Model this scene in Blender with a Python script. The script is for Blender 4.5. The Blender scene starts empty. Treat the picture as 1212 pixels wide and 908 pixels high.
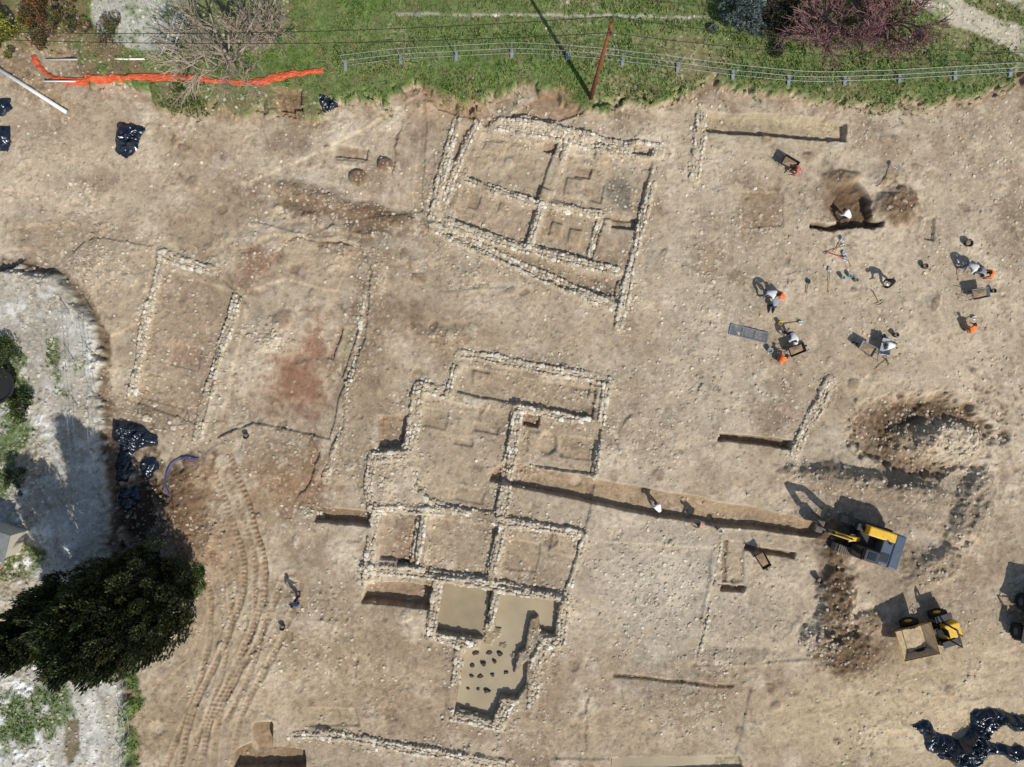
import bpy, math, random
import numpy as np
from mathutils import Vector, Matrix
random.seed(7); rng=np.random.default_rng(7)
S=18.0; H=45.0
COL=bpy.context.scene.collection
def W(px,py,z=0.0):
    k=(H-z)/H
    return ((px-606)/S*k,(454-py)/S*k)
def lin(c): 
    c=np.array(c,dtype=float)/255.0
    return np.where(c<=0.04045,c/12.92,((c+0.055)/1.055)**2.4)
# ------------------------------------------------------------------ materials
def mat(name,c,rough=.7,metal=0,var=.18,scale=6,bump=.1,spec=.4,coat=0):
    m=bpy.data.materials.new(name); m.use_nodes=True; nt=m.node_tree; b=nt.nodes['Principled BSDF']
    l=lin(c)
    tc=nt.nodes.new('ShaderNodeTexCoord'); n=nt.nodes.new('ShaderNodeTexNoise'); n.inputs['Scale'].default_value=scale; n.inputs['Detail'].default_value=6
    nt.links.new(tc.outputs['Object'],n.inputs['Vector'])
    r=nt.nodes.new('ShaderNodeValToRGB'); nt.links.new(n.outputs['Fac'],r.inputs['Fac'])
    r.color_ramp.elements[0].position=.3; r.color_ramp.elements[1].position=.7
    r.color_ramp.elements[0].color=(*[max(0,v*(1-var)) for v in l],1); r.color_ramp.elements[1].color=(*[min(1,v*(1+var)) for v in l],1)
    nt.links.new(r.outputs['Color'],b.inputs['Base Color'])
    b.inputs['Roughness'].default_value=rough; b.inputs['Metallic'].default_value=metal; b.inputs['Specular IOR Level'].default_value=spec
    if bump:
        bp=nt.nodes.new('ShaderNodeBump'); bp.inputs['Strength'].default_value=bump; bp.inputs['Distance'].default_value=.02
        nt.links.new(n.outputs['Fac'],bp.inputs['Height']); nt.links.new(bp.outputs['Normal'],b.inputs['Normal'])
    return m
def attr_mat(name,rough=.95,scale=9,var=.16,bump=.5,dist=.03,spec=.2,trans=0):
    m=bpy.data.materials.new(name); m.use_nodes=True; nt=m.node_tree; b=nt.nodes['Principled BSDF']
    a=nt.nodes.new('ShaderNodeAttribute'); a.attribute_name='Col'
    tc=nt.nodes.new('ShaderNodeTexCoord'); n=nt.nodes.new('ShaderNodeTexNoise'); n.inputs['Scale'].default_value=scale; n.inputs['Detail'].default_value=8; n.inputs['Roughness'].default_value=.7
    nt.links.new(tc.outputs['Object'],n.inputs['Vector'])
    mr=nt.nodes.new('ShaderNodeMapRange'); mr.inputs['From Min'].default_value=.3; mr.inputs['From Max'].default_value=.7; mr.inputs['To Min'].default_value=1-var; mr.inputs['To Max'].default_value=1+var
    nt.links.new(n.outputs['Fac'],mr.inputs['Value'])
    mx=nt.nodes.new('ShaderNodeVectorMath'); mx.operation='SCALE'
    nt.links.new(a.outputs['Color'],mx.inputs[0]); nt.links.new(mr.outputs['Result'],mx.inputs['Scale'])
    nt.links.new(mx.outputs['Vector'],b.inputs['Base Color'])
    b.inputs['Roughness'].default_value=rough; b.inputs['Specular IOR Level'].default_value=spec
    bp=nt.nodes.new('ShaderNodeBump'); bp.inputs['Strength'].default_value=bump; bp.inputs['Distance'].default_value=dist
    nt.links.new(n.outputs['Fac'],bp.inputs['Height']); nt.links.new(bp.outputs['Normal'],b.inputs['Normal'])
    return m
M={}
M['earth']=attr_mat('earth',bump=.8,dist=.05,scale=9,var=.17)
M['stone']=attr_mat('limestone',bump=.35,scale=14,var=.14)
M['leaf']=attr_mat('leaf',rough=.7,bump=0.0,scale=2,var=.25)
M['yellow']=mat('machine_yellow',(220,172,40),.5,0,.12,3,.05)
M['ochre']=mat('worn_orange_skip_paint',(196,146,62),.6,0,.2,3,.1)
M['slate']=mat('slate_blue_paint',(66,80,96),.45,0,.12,3,.05)
M['dark']=mat('dark_steel',(48,48,50),.55,.3,.2,5,.1)
M['rubber']=mat('black_rubber',(32,31,30),.85,0,.3,8,.2)
M['track']=mat('dusty_track_steel',(110,102,90),.8,.2,.3,8,.3)
M['glass']=mat('tinted_glass',(28,38,48),.08,0,.1,2,0,.8)
M['steel']=mat('galvanised_steel',(168,172,174),.45,.5,.12,6,.05)
M['white']=mat('white_paint',(212,212,208),.55,0,.06,5,.05)
M['rust']=mat('rusty_brown_metal',(120,66,44),.85,0,.3,4,.2)
M['wood']=mat('ash_wood',(186,150,98),.75,0,.15,12,.1)
M['dwood']=mat('grey_wood',(110,90,70),.85,0,.2,10,.2)
M['orange']=mat('orange_plastic',(200,90,54),.8,0,.3,5,.1)
M['hivis']=mat('hivis_orange',(240,112,44),.7,0,.12,14,.1)
M['blackplastic']=mat('black_polythene',(26,33,45),.24,0,.3,4,.3,.6)
M['blackbucket']=mat('black_rubber_bucket',(30,30,32),.6,0,.2,8,.1)
M['bluepipe']=mat('blue_hose_plastic',(50,80,165),.5,0,.1,6,0)
M['paleblue']=mat('pale_blue_plastic',(150,190,205),.5,0,.1,6,0)
M['yellowp']=mat('yellow_plastic',(225,190,40),.5,0,.1,6,0)
M['greyplastic']=mat('grey_plastic',(120,124,128),.6,0,.15,8,.05)
M['soil']=mat('loose_soil',(150,125,95),.95,0,.3,12,.8)
M['drysoil']=mat('beige_skip_dirt',(178,158,126),.95,0,.25,5,.8)
M['skin']=mat('skin',(198,150,122),.6,0,.05,10,0)
M['eye']=mat('eye_dark',(30,24,20),.2,0,0,4,0)
M['hair']=mat('brown_hair',(62,44,32),.8,0,.25,40,.3)
M['hairdk']=mat('black_hair',(25,22,20),.8,0,.25,40,.3)
M['boot']=mat('boot_leather',(60,48,38),.8,0,.2,20,.2)
M['c_white']=mat('white_cotton',(225,224,220),.9,0,.06,14,.2)
M['c_blue']=mat('blue_grey_cotton',(88,110,145),.9,0,.12,14,.2)
M['c_navy']=mat('navy_cotton',(38,44,62),.9,0,.15,14,.2)
M['c_jean']=mat('blue_denim',(70,88,118),.9,0,.15,18,.2)
M['c_black']=mat('black_cotton',(28,28,30),.9,0,.15,14,.2)
M['c_khaki']=mat('khaki_cotton',(130,116,90),.9,0,.15,14,.2)
M['c_red']=mat('red_pink_cotton',(190,95,90),.9,0,.3,26,.2)
M['c_grey']=mat('grey_cotton',(140,145,150),.9,0,.12,14,.2)
M['tile']=mat('terracotta_tile',(168,112,84),.9,0,.25,5,.4)
M['render']=mat('cream_render',(196,186,166),.9,0,.1,3,.2)
M['roofgrey']=mat('grey_roof_sheet',(120,122,120),.8,0,.2,3,.3)
M['bark']=mat('bark',(92,78,64),.95,0,.3,8,.6)
M['twig']=mat('grey_twig',(150,136,118),.95,0,.2,8,.3)
M['ptwig']=mat('purple_brown_twig',(118,86,84),.95,0,.2,8,.3)
M['cable']=mat('black_cable',(28,28,30),.6,0,.1,3,0)
M['mud']=mat('wet_dark_brick',(62,52,40),.7,0,.3,9,.4)
def water_mat(name,c,rough,sc):
    m=mat(name,c,rough,0,.16,sc,0,.5); return m
M['water']=water_mat('muddy_water',(164,149,120),.16,.5)
M['water2']=water_mat('brown_shallow_water',(152,137,109),.2,.8)
# ------------------------------------------------------------------ mesh helpers
def tag(o,label=None,cat=None,group=None,kind=None):
    if label: o['label']=label
    if cat: o['category']=cat
    if group: o['group']=group
    if kind: o['kind']=kind
    return o
def empty(name,x,y,z=0,rz=0,label=None,cat=None,group=None):
    o=bpy.data.objects.new(name,None); COL.objects.link(o); o.empty_display_size=.2
    o.location=(x,y,z); o.rotation_euler=(0,0,rz); tag(o,label,cat,group); return o
class MB:
    def __init__(s): s.v=[]; s.f=[]
    def add(s,vs,fs):
        b=len(s.v); s.v+=[tuple(p) for p in vs]; s.f+=[tuple(i+b for i in f) for f in fs]; return s
    def box(s,c,d,R=None,taper=1.0):
        vs=[]
        for z in (-.5,.5):
            k=taper if z>0 else 1
            for x,y in ((-.5,-.5),(.5,-.5),(.5,.5),(-.5,.5)):
                p=Vector((x*d[0]*k,y*d[1]*k,z*d[2]))
                if R: p=R@p
                vs.append(p+Vector(c))
        return s.add(vs,[(3,2,1,0),(4,5,6,7),(0,1,5,4),(1,2,6,5),(2,3,7,6),(3,0,4,7)])
    def bar(s,a,b,w,h):
        a=Vector(a);b=Vector(b); d=b-a; R=d.to_track_quat('X','Z').to_matrix(); return s.box((a+b)/2,(d.length,w,h),R)
    def tube(s,pts,r,n=8,cap=True):
        pts=[Vector(p) for p in pts]; rs=r if isinstance(r,(list,tuple)) else [r]*len(pts)
        vs=[];fs=[]
        for i,p in enumerate(pts):
            d=(pts[min(i+1,len(pts)-1)]-pts[max(i-1,0)]); 
            q=d.to_track_quat('Z','Y').to_matrix() if d.length>1e-6 else Matrix.Identity(3)
            for k in range(n):
                a=2*math.pi*k/n; vs.append(p+q@Vector((math.cos(a)*rs[i],math.sin(a)*rs[i],0)))
        for i in range(len(pts)-1):
            for k in range(n):
                fs.append((i*n+k,i*n+(k+1)%n,(i+1)*n+(k+1)%n,(i+1)*n+k))
        if cap:
            fs.append(tuple(range(n-1,-1,-1))); fs.append(tuple((len(pts)-1)*n+k for k in range(n)))
        return s.add(vs,fs)
    def lathe(s,prof,c=(0,0,0),n=16,R=None):
        vs=[];fs=[]
        for r,z in prof:
            for k in range(n):
                a=2*math.pi*k/n; p=Vector((r*math.cos(a),r*math.sin(a),z))
                if R: p=R@p
                vs.append(p+Vector(c))
        for i in range(len(prof)-1):
            for k in range(n): fs.append((i*n+k,i*n+(k+1)%n,(i+1)*n+(k+1)%n,(i+1)*n+k))
        return s.add(vs,fs)
    def prism(s,poly,y0,y1):
        n=len(poly); vs=[(x,y0,z) for x,z in poly]+[(x,y1,z) for x,z in poly]
        fs=[tuple(range(n)),tuple(range(2*n-1,n-1,-1))]+[(i,i+n,(i+1)%n+n,(i+1)%n) for i in range(n)]
        return s.add(vs,fs)
    def build(s,name,m,parent=None,smooth=False,bevel=0,loc=None):
        me=bpy.data.meshes.new(name); me.from_pydata(s.v,[],s.f); me.update()
        o=bpy.data.objects.new(name,me); COL.objects.link(o); me.materials.append(m)
        if parent: o.parent=parent
        if loc: o.location=loc
        if smooth: me.polygons.foreach_set('use_smooth',[True]*len(me.polygons))
        if bevel:
            b=o.modifiers.new('bevel','BEVEL'); b.width=bevel; b.segments=2; b.limit_method='ANGLE'
        return o
def np_mesh(name,V,F,m,cols=None,parent=None,smooth=False):
    V=np.ascontiguousarray(V,dtype=np.float32); F=np.ascontiguousarray(F,dtype=np.int32)
    me=bpy.data.meshes.new(name); nf,k=F.shape
    me.vertices.add(len(V)); me.vertices.foreach_set('co',V.ravel())
    me.loops.add(nf*k); me.loops.foreach_set('vertex_index',F.ravel())
    me.polygons.add(nf); me.polygons.foreach_set('loop_start',np.arange(0,nf*k,k,dtype=np.int32)); me.polygons.foreach_set('loop_total',np.full(nf,k,dtype=np.int32))
    me.polygons.foreach_set('use_smooth',np.full(nf,smooth))
    me.update(calc_edges=True)
    if cols is not None:
        a=me.color_attributes.new('Col','FLOAT_COLOR','POINT')
        c=np.ones((len(V),4),dtype=np.float32); c[:,:3]=cols; a.data.foreach_set('color',c.ravel())
    me.materials.append(m)
    o=bpy.data.objects.new(name,me); COL.objects.link(o)
    if parent: o.parent=parent
    return o
t_=(1+5**.5)/2
ICO=np.array([(-1,t_,0),(1,t_,0),(-1,-t_,0),(1,-t_,0),(0,-1,t_),(0,1,t_),(0,-1,-t_),(0,1,-t_),(t_,0,-1),(t_,0,1),(-t_,0,-1),(-t_,0,1)],float)
ICO/=np.linalg.norm(ICO[0])
ICF=np.array([(0,11,5),(0,5,1),(0,1,7),(0,7,10),(0,10,11),(1,5,9),(5,11,4),(11,10,2),(10,7,6),(7,1,8),(3,9,4),(3,4,2),(3,2,6),(3,6,8),(3,8,9),(4,9,5),(2,4,11),(6,2,10),(8,6,7),(9,8,1)])
def stones(name,C,sz,rot,cols,r,parent=None,flat=.5,tilt=.2):
    n=len(C); V=np.repeat(ICO[None],n,0)*(1+r.uniform(-.22,.22,(n,12,1)))
    V=np.sign(V)*np.abs(V)**.7
    V[:,:,2]=np.minimum(V[:,:,2],flat+r.uniform(0,.15,(n,1)))
    V*=sz[:,None,:]
    c,s=np.cos(rot)[:,None],np.sin(rot)[:,None]
    tx=r.uniform(-tilt,tilt,(n,1)); V[:,:,2]+=V[:,:,0]*tx
    X=V[:,:,0]*c-V[:,:,1]*s; Y=V[:,:,0]*s+V[:,:,1]*c
    V=np.stack([X,Y,V[:,:,2]],-1)+C[:,None,:]
    F=(ICF[None]+(np.arange(n)*12)[:,None,None]).reshape(-1,3)
    return np_mesh(name,V.reshape(-1,3),F,M['stone'],np.repeat(cols,12,0),parent)
def leaves(name,P,D,L,Wd,cols,parent=None,m=None):
    n=len(P); D=D/np.linalg.norm(D,axis=1,keepdims=True)
    R=rng.normal(size=(n,3)); Q=np.cross(D,R); Q/=np.linalg.norm(Q,axis=1,keepdims=True)+1e-9
    L=np.asarray(L)[:,None]; Wd=np.asarray(Wd)[:,None]
    V=np.stack([P-D*L*.5,P+Q*Wd*.5,P+D*L*.5,P-Q*Wd*.5],1)
    F=np.arange(n*4).reshape(n,4)
    return np_mesh(name,V.reshape(-1,3),F,m or M['leaf'],np.repeat(cols,4,0),parent)
# ------------------------------------------------------------------ terrain
st=.07
core=np.arange(-35,35.01,st); out=35+np.cumsum(.12*1.28**np.arange(1,31)); XA=np.concatenate([-out[::-1],core,out])
core=np.arange(-26.6,26.61,st); out=26.6+np.cumsum(.12*1.28**np.arange(1,31)); YA=np.concatenate([-out[::-1],core,out])
X,Y=np.meshgrid(XA,YA); X=X.astype(np.float32);Y=Y.astype(np.float32)
def vn(x,y,sc,seed):
    r=np.random.default_rng(seed); T=r.random((256,256)).astype(np.float32)
    a=seed*1.7; u=(x*math.cos(a)-y*math.sin(a))*sc+seed*3.71; v=(x*math.sin(a)+y*math.cos(a))*sc+seed*1.3
    iu=np.floor(u).astype(np.int64); iv=np.floor(v).astype(np.int64); fu=u-iu; fv=v-iv
    fu=fu*fu*(3-2*fu); fv=fv*fv*(3-2*fv); iu&=255; iv&=255; ju=(iu+1)&255; jv=(iv+1)&255
    return ((T[iv,iu]*(1-fu)+T[iv,ju]*fu)*(1-fv)+(T[jv,iu]*(1-fu)+T[jv,ju]*fu)*fv)*2-1
def fbm(sc,octv,seed,gain=.5,x=None,y=None):
    x=X if x is None else x; y=Y if y is None else y
    o=0;a=1;t=0
    for i in range(octv): o=o+a*vn(x,y,sc*2**i,seed+i*11); t+=a; a*=gain
    return (o/t*1.6).astype(np.float32)
PX=606+X*S; PY=454-Y*S
N1=fbm(.6,4,3); N2=fbm(.6,4,5); NF=fbm(3,3,8); NB=fbm(.12,4,21); NM=fbm(.45,4,31); NH=fbm(6,2,41,.7); NG=fbm(.25,4,51); NL=fbm(1.3,3,91,.6); NP=fbm(.7,5,131,.6)
RDG=1-np.abs(fbm(.9,3,95))
def sm(t): t=np.clip(t,0,1); return t*t*(3-2*t)
def win(x0,x1,y0,y1):
    return (slice(np.searchsorted(YA,(454-y1)/S),np.searchsorted(YA,(454-y0)/S)),slice(np.searchsorted(XA,(x0-606)/S),np.searchsorted(XA,(x1-606)/S)))
def sdpoly(pts,x,y):
    d=np.full(x.shape,1e9); ins=np.zeros(x.shape,bool); n=len(pts)
    for k in range(n):
        ax,ay=pts[k]; bx,by=pts[(k+1)%n]; ex,ey=bx-ax,by-ay
        t=np.clip(((x-ax)*ex+(y-ay)*ey)/(ex*ex+ey*ey+1e-9),0,1)
        d=np.minimum(d,np.hypot(x-ax-t*ex,y-ay-t*ey))
        c=((ay>y)!=(by>y)); xi=ax+(y-ay)/(ey if ey else 1e-9)*ex; ins^=c&(x<xi)
    return np.where(ins,-d,d)
def pm(pts,soft=3,warp=2):
    xs=[p[0] for p in pts]; ys=[p[1] for p in pts]; pad=soft+warp*3
    sl=win(min(xs)-pad,max(xs)+pad,min(ys)-pad,max(ys)+pad)
    sd=sdpoly(pts,PX[sl]+warp*N1[sl]+warp*.25*NF[sl],PY[sl]+warp*N2[sl]+warp*.25*NF[sl])
    return sl,sm(.5-sd/soft)
def crom(pts,k=6):
    P=[np.array(p,float) for p in pts]; P=[2*P[0]-P[1]]+P+[2*P[-1]-P[-2]]; o=[]
    for i in range(1,len(P)-2):
        for j in range(k):
            t=j/k; a,b,c,d=P[i-1:i+3]
            o.append(tuple(.5*((2*b)+(-a+c)*t+(2*a-5*b+4*c-d)*t*t+(-a+3*b-3*c+d)*t**3)))
    o.append(tuple(P[-2])); return o
def lm(pts,maxd,warp=1.0):
    xs=[p[0] for p in pts]; ys=[p[1] for p in pts]
    sl=win(min(xs)-maxd-4,max(xs)+maxd+4,min(ys)-maxd-4,max(ys)+maxd+4)
    x=PX[sl]+warp*N1[sl]; y=PY[sl]+warp*N2[sl]
    D=np.full(x.shape,1e9); A=np.zeros(x.shape); SI=np.zeros(x.shape); s=0
    for (ax,ay),(bx,by) in zip(pts[:-1],pts[1:]):
        ex,ey=bx-ax,by-ay; L=math.hypot(ex,ey)+1e-9
        t=np.clip(((x-ax)*ex+(y-ay)*ey)/(L*L),0,1); d=np.hypot(x-ax-t*ex,y-ay-t*ey)
        m=d<D; D=np.where(m,d,D); A=np.where(m,s+t*L,A); SI=np.where(m,np.sign((x-ax)*ey-(y-ay)*ex),SI); s+=L
    return sl,D,A,SI
Z=np.zeros(X.shape,np.float32)
C=np.zeros(X.shape+(3,),np.float32); C[:]=lin((166,147,122))
GR=np.zeros(X.shape,np.float32)
SD=np.clip(.14+.35*NG+.1*NM,.03,.6).astype(np.float32)
RG=np.clip(.55+.6*NM,.15,1.3).astype(np.float32)
def tint(sl,m,c,s=1.0): C[sl]=C[sl]*(1-(m*s)[...,None])+lin(c)*(m*s)[...,None]
ALL=(slice(None),slice(None))
tint(ALL,sm(.4+NB*1.1),(184,167,142),.65); tint(ALL,sm(-.1+NG*1.6),(128,109,87),.65); tint(ALL,sm(-.25+NM*1.3),(192,177,153),.5)
tint(ALL,sm(-.3+NL*1.2),(134,116,94),.4); tint(ALL,sm(-.35+NP*2.0),(188,173,150),.55); tint(ALL,sm(-.4-NP*2.0),(130,111,89),.55)
def blob(cx,cy,rx,ry,c,s=.8,ang=0,rag=.5,dz=0,sd=0,rg=0,edge=1.0):
    R=max(rx,ry)*1.9; sl=win(cx-R,cx+R,cy-R,cy+R); a=math.radians(ang)
    dx=PX[sl]-cx; dy=PY[sl]-cy; u=(dx*math.cos(a)+dy*math.sin(a))/rx; v=(-dx*math.sin(a)+dy*math.cos(a))/ry
    r=np.sqrt(u*u+v*v)+rag*(NM[sl]*.5+NF[sl]*.3+NL[sl]*.25)
    m=sm((1.35-r)*edge)
    if c: tint(sl,m,c,s)
    if dz: Z[sl]+=dz*m*(1+.25*NM[sl]+.12*NF[sl])
    if sd: SD[sl]+=sd*m
    if rg: RG[sl]+=rg*m; Z[sl]+=m*rg*(.05*NL[sl]+.05*RDG[sl])
    return sl,m
BL=[(60,230,150,60,(188,169,142),.75),(400,252,110,16,(116,94,72),.85,10),(330,225,50,12,(130,107,83),.7,12),(500,330,14,60,(134,111,87),.6,-60),(250,260,60,40,(152,131,105),.6),(115,215,25,20,(122,100,78),.6),
(350,430,44,60,(146,112,88),.6),(300,312,30,24,(138,106,82),.75),(372,395,14,38,(142,104,81),.7,12),(352,455,30,24,(138,100,77),.75),(325,425,20,14,(144,108,84),.6),(310,395,34,30,(174,157,132),.7),(225,400,40,60,(150,127,103),.6,15),(215,470,25,20,(142,118,93),.5),(190,350,16,20,(170,150,123),.5),
(335,575,70,35,(140,108,80),.75,-5),(790,690,110,95,(186,172,150),.75),(690,640,50,50,(176,159,135),.5),(1020,330,190,120,(182,164,138),.6),(900,160,140,40,(176,159,133),.6),(120,180,110,30,(182,163,136),.5),
(902,248,28,30,(140,118,93),.75),(1000,240,46,34,(122,99,75),.85),(1062,245,26,26,(116,93,70),.85),(835,400,60,160,(178,163,140),.6),(1000,600,60,50,(136,121,103),.7),
(1090,590,75,40,(136,122,103),.7,10),(985,700,30,110,(98,77,57),.8,0),(1010,770,46,40,(106,85,63),.75),(1060,690,60,60,(146,128,104),.6),
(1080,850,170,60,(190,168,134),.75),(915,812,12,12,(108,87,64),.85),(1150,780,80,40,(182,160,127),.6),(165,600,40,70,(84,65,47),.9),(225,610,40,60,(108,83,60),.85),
(270,660,60,80,(144,117,90),.6),(300,800,110,110,(172,151,123),.5),(200,860,50,60,(150,128,101),.6),(480,790,90,70,(150,130,104),.65),(470,840,110,40,(146,124,99),.5),
(500,330,70,40,(170,151,125),.6),(620,390,90,40,(172,154,128),.6),(540,390,60,40,(146,125,100),.6),(440,450,40,90,(146,125,99),.6),(400,780,60,80,(158,137,109),.5),
(120,320,60,40,(176,158,132),.6),(60,280,60,25,(150,129,103),.6),(875,330,18,10,(136,120,92),.7),(1060,180,20,18,(146,123,98),.6),(600,660,90,40,(158,140,114),.4),
(700,860,100,40,(158,139,112),.5),(860,600,90,30,(176,158,132),.5),(1150,440,70,60,(188,169,143),.6),(780,500,60,60,(172,154,130),.6),(840,310,22,25,(142,121,96),.7),(1110,180,16,30,(144,121,96),.5,20),
(1160,480,45,35,(156,135,108),.5),(460,380,40,30,(132,110,86),.7),(640,200,30,30,(158,139,112),.4),(240,170,60,20,(148,126,100),.6),(720,430,50,25,(182,165,141),.6),(940,720,40,60,(174,158,134),.6),(1180,170,60,40,(178,160,133),.5),(345,640,40,30,(168,148,122),.5),
(520,110,40,14,(140,114,90),.6),(1020,450,60,25,(176,158,131),.5),(650,820,60,40,(146,126,101),.6),(820,860,80,30,(170,150,121),.5),(950,860,60,30,(178,158,127),.6),(560,360,60,16,(182,166,141),.5,20)]
for b in BL: blob(*b[:6],ang=b[6] if len(b)>6 else 0,rag=.8 if b[4][0]<150 and b[4][2]<95 else .5)
Z+=.12*NB+.04*NM
def poly(pts,c=None,s=.6,dz=0,soft=3,warp=2,sd=0,sm_=0,rg=0,brk=0):
    sl,m=pm(pts,soft,warp)
    if c: tint(sl,m*(np.clip(.7+.8*NM[sl]+.4*NL[sl],0,1) if brk else 1),c,s)
    if dz: Z[sl]+=dz*m
    if sd: SD[sl]=SD[sl]*(1-m)+sd*m
    if rg: RG[sl]+=rg*m
    return sl,m
# north grass bank
gp=[(-30000,-30000),(30000,-30000),(30000,95),(1212,98),(1150,112),(1060,122),(985,128),(900,112),(835,106),(790,112),(740,122),(690,130),(655,122),(640,108),(580,116),(550,128),(500,104),(440,125),(390,133),(300,138),(200,134),(165,100),(100,92),(60,62),(0,55),(-30000,50)]
sd_=sdpoly(gp,PX+12*N1+6*NF,PY+12*N2+6*NF); gm=sm(.5-sd_/5)
Z+=.6*sm(.5-sd_/8)
edge=sm(1-np.abs(sd_-6)/9); tint(ALL,edge,(140,114,90),.5)
tint(ALL,gm,(100,116,62),.9); tint(ALL,gm*sm(.3+NM*1.3),(82,104,48),.7); tint(ALL,gm*sm(NG*1.8-.15),(132,122,86),.7); tint(ALL,gm*sm(NF*1.2-.2),(124,130,84),.5); tint(ALL,gm*sm(NL*1.4-.3+sm((PY-60)/60)*.5),(116,102,74),.55); tint(ALL,gm*sm(NP*2-.8),(140,128,96),.5)
GR=np.maximum(GR,gm*sm(1.05-NG*.8-.4*NL)); SD*=(1-.9*gm); RG*=(1-.4*gm)
GR=np.maximum(GR,.55*sm(1-np.abs(sd_-4)/14)*sm(NP*2.2)*(PX>330))
def ungrass(sl,m): GR[sl]*=(1-m)
for p,c,sf in [([(110,-20),(222,-20),(218,38),(198,66),(130,55),(112,25)],(186,181,168),8),([(-30,-30),(105,-30),(105,30),(160,60),(200,95),(100,95),(60,62),(-30,60)],(122,100,76),10),
            ([(195,100),(360,108),(392,135),(300,140),(200,136)],(124,112,82),10),([(1076,-14),(1106,-14),(1140,14),(1180,32),(1240,44),(1240,74),(1195,72),(1160,50),(1115,32),(1070,6)],(190,178,156),5),([(1150,-14),(1240,-14),(1240,24),(1200,16)],(180,170,148),5),
            ([(470,22),(838,25),(838,28),(470,25)],(172,166,148),3),([(225,-20),(350,-20),(340,60),(260,80),(215,50)],(116,114,80),10)]:
    sl,m=pm(p,sf,sf*.6); tint(sl,m*sm(.8+NL[sl]*.6),c,.85); ungrass(sl,m*.85); SD[sl]+=m*.5
for p in [[(495,102),(560,128),(565,142),(520,130)],[(598,142),(640,112),(668,108),(690,135),(640,150)],[(560,112),(590,140),(575,150),(552,130)],[(325,108),(360,110),(362,142),(335,138)]]:
    poly(p,(142,113,88),.7,-.16,2.5,1.4)
# gravel yard on the west
yard=[(-30000,318),(0,322),(38,318),(72,332),(100,362),(116,380),(124,430),(118,470),(128,520),(126,560),(136,610),(130,690),(90,760),(150,800),(156,840),(150,30000),(-30000,30000)]
sd_=sdpoly(yard,PX+6*N1+4*NF+4*NL,PY+6*N2+4*NF); m=sm(.5-sd_/4); YM=m
Z+=.8*sm(.5-sd_/12)
tint(ALL,sm(.5-(sd_-10)/12)*(1-m),(92,73,54),.75); RG+=sm(1-np.abs(sd_)/16)*1.2
tint(ALL,m,(192,188,176),.95); tint(ALL,m*sm(NG*1.5),(154,144,126),.7); tint(ALL,m*sm(NL*1.4-.2),(214,211,202),.55); tint(ALL,m*sm(NF*1.5-.5),(132,124,108),.5); SD=np.where(m>.5,.75,SD)
ym2=m*sm((PY-455)/40)*sm((90-PX)/40); RG+=ym2*2.2; tint(ALL,ym2*sm(NM*1.8),(140,126,102),.7); tint(ALL,ym2*sm(NL*2-.8),(228,226,220),.8)
ym3=m*sm(1-np.abs(sd_+16)/22); tint(ALL,ym3*sm(.4+NM),(166,154,132),.6)
for p in [[(-30,402),(12,402),(40,425),(42,470),(48,505),(30,560),(38,575),(15,590),(-30,560)],[(-200,818),(60,808),(95,800),(92,850),(75,872),(-10,880),(-300,880)],[(60,400),(78,398),(84,470),(74,470)],[(98,420),(118,418),(112,440),(98,440)],[(150,790),(168,790),(163,908),(152,908)],[(205,660),(240,665),(246,700),(225,710)],[(20,640),(60,640),(50,680),(10,680)]]:
    sl,m2=pm(p,10,7); m2=m2*sm(.9-NL[sl]); tint(sl,m2,(84,104,50),.85); GR[sl]=np.maximum(GR[sl],m2*.9)
poly([(88,845),(102,842),(103,880),(92,900),(84,880)],(112,98,72),.9,-.06,5,2)
dist=np.maximum(np.maximum(np.abs(PX-606)-760,0),np.maximum(np.abs(PY-454)-600,0)); m=sm(dist/250); tint(ALL,m*(1-.5*YM),(120,118,78),.8)
# pits and heaps of loose soil
blob(1100,512,74,40,(130,108,84),.85,4,.4,-.6,.5,.7,2.6)
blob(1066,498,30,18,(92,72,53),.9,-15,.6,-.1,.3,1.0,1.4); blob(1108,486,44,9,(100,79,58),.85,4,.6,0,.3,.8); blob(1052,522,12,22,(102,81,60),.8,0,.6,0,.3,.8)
blob(1128,524,46,27,(188,170,143),.95,0,.4,.9,1.2,.9,1.2); blob(1084,522,22,18,(164,143,116),.7,0,.6,.35,1.0,.8,1.4)
blob(1060,243,26,24,(112,90,67),.8,0,.5,.55,.4,1.6); blob(1000,210,22,7,(132,108,84),.8,0,.5,.25,.2,1)
blob(985,645,16,30,(98,78,58),.75,0,.6,.2,.3,1.2); blob(992,715,24,44,(98,77,56),.8,0,.7,.5,.5,1.9,1.3); blob(965,755,20,18,(138,118,94),.7,0,.5,.4,2.5,1.6); blob(1000,775,34,24,(104,83,62),.75,0,.6,.35,.5,1.8,1.3); blob(1030,735,22,14,(120,98,74),.6,0,.6,.3,.5,1.5)
blob(1015,570,74,14,(128,112,93),.75,8,.5,.6,.5,1.6,1.2); blob(1150,600,20,50,(140,124,103),.65,20,.5,.5,.6,1.6,1.2); blob(1110,668,36,20,(146,128,105),.6,-30,.5,.45,.6,1.5,1.2); blob(1085,585,40,14,(126,111,92),.7,10,.5,.35,.5,1.4,1.2)
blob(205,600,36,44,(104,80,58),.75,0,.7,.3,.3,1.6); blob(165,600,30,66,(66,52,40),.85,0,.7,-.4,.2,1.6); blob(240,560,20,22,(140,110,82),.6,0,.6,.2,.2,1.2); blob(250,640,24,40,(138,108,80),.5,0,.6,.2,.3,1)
blob(40,100,60,18,(150,124,94),.7,30,.5,.2,.2,1); blob(430,250,90,10,(118,94,71),.7,14,.6,.16,.5,1.2); blob(350,225,50,10,(130,108,84),.5,10,.6,.12,.4,1)
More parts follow.
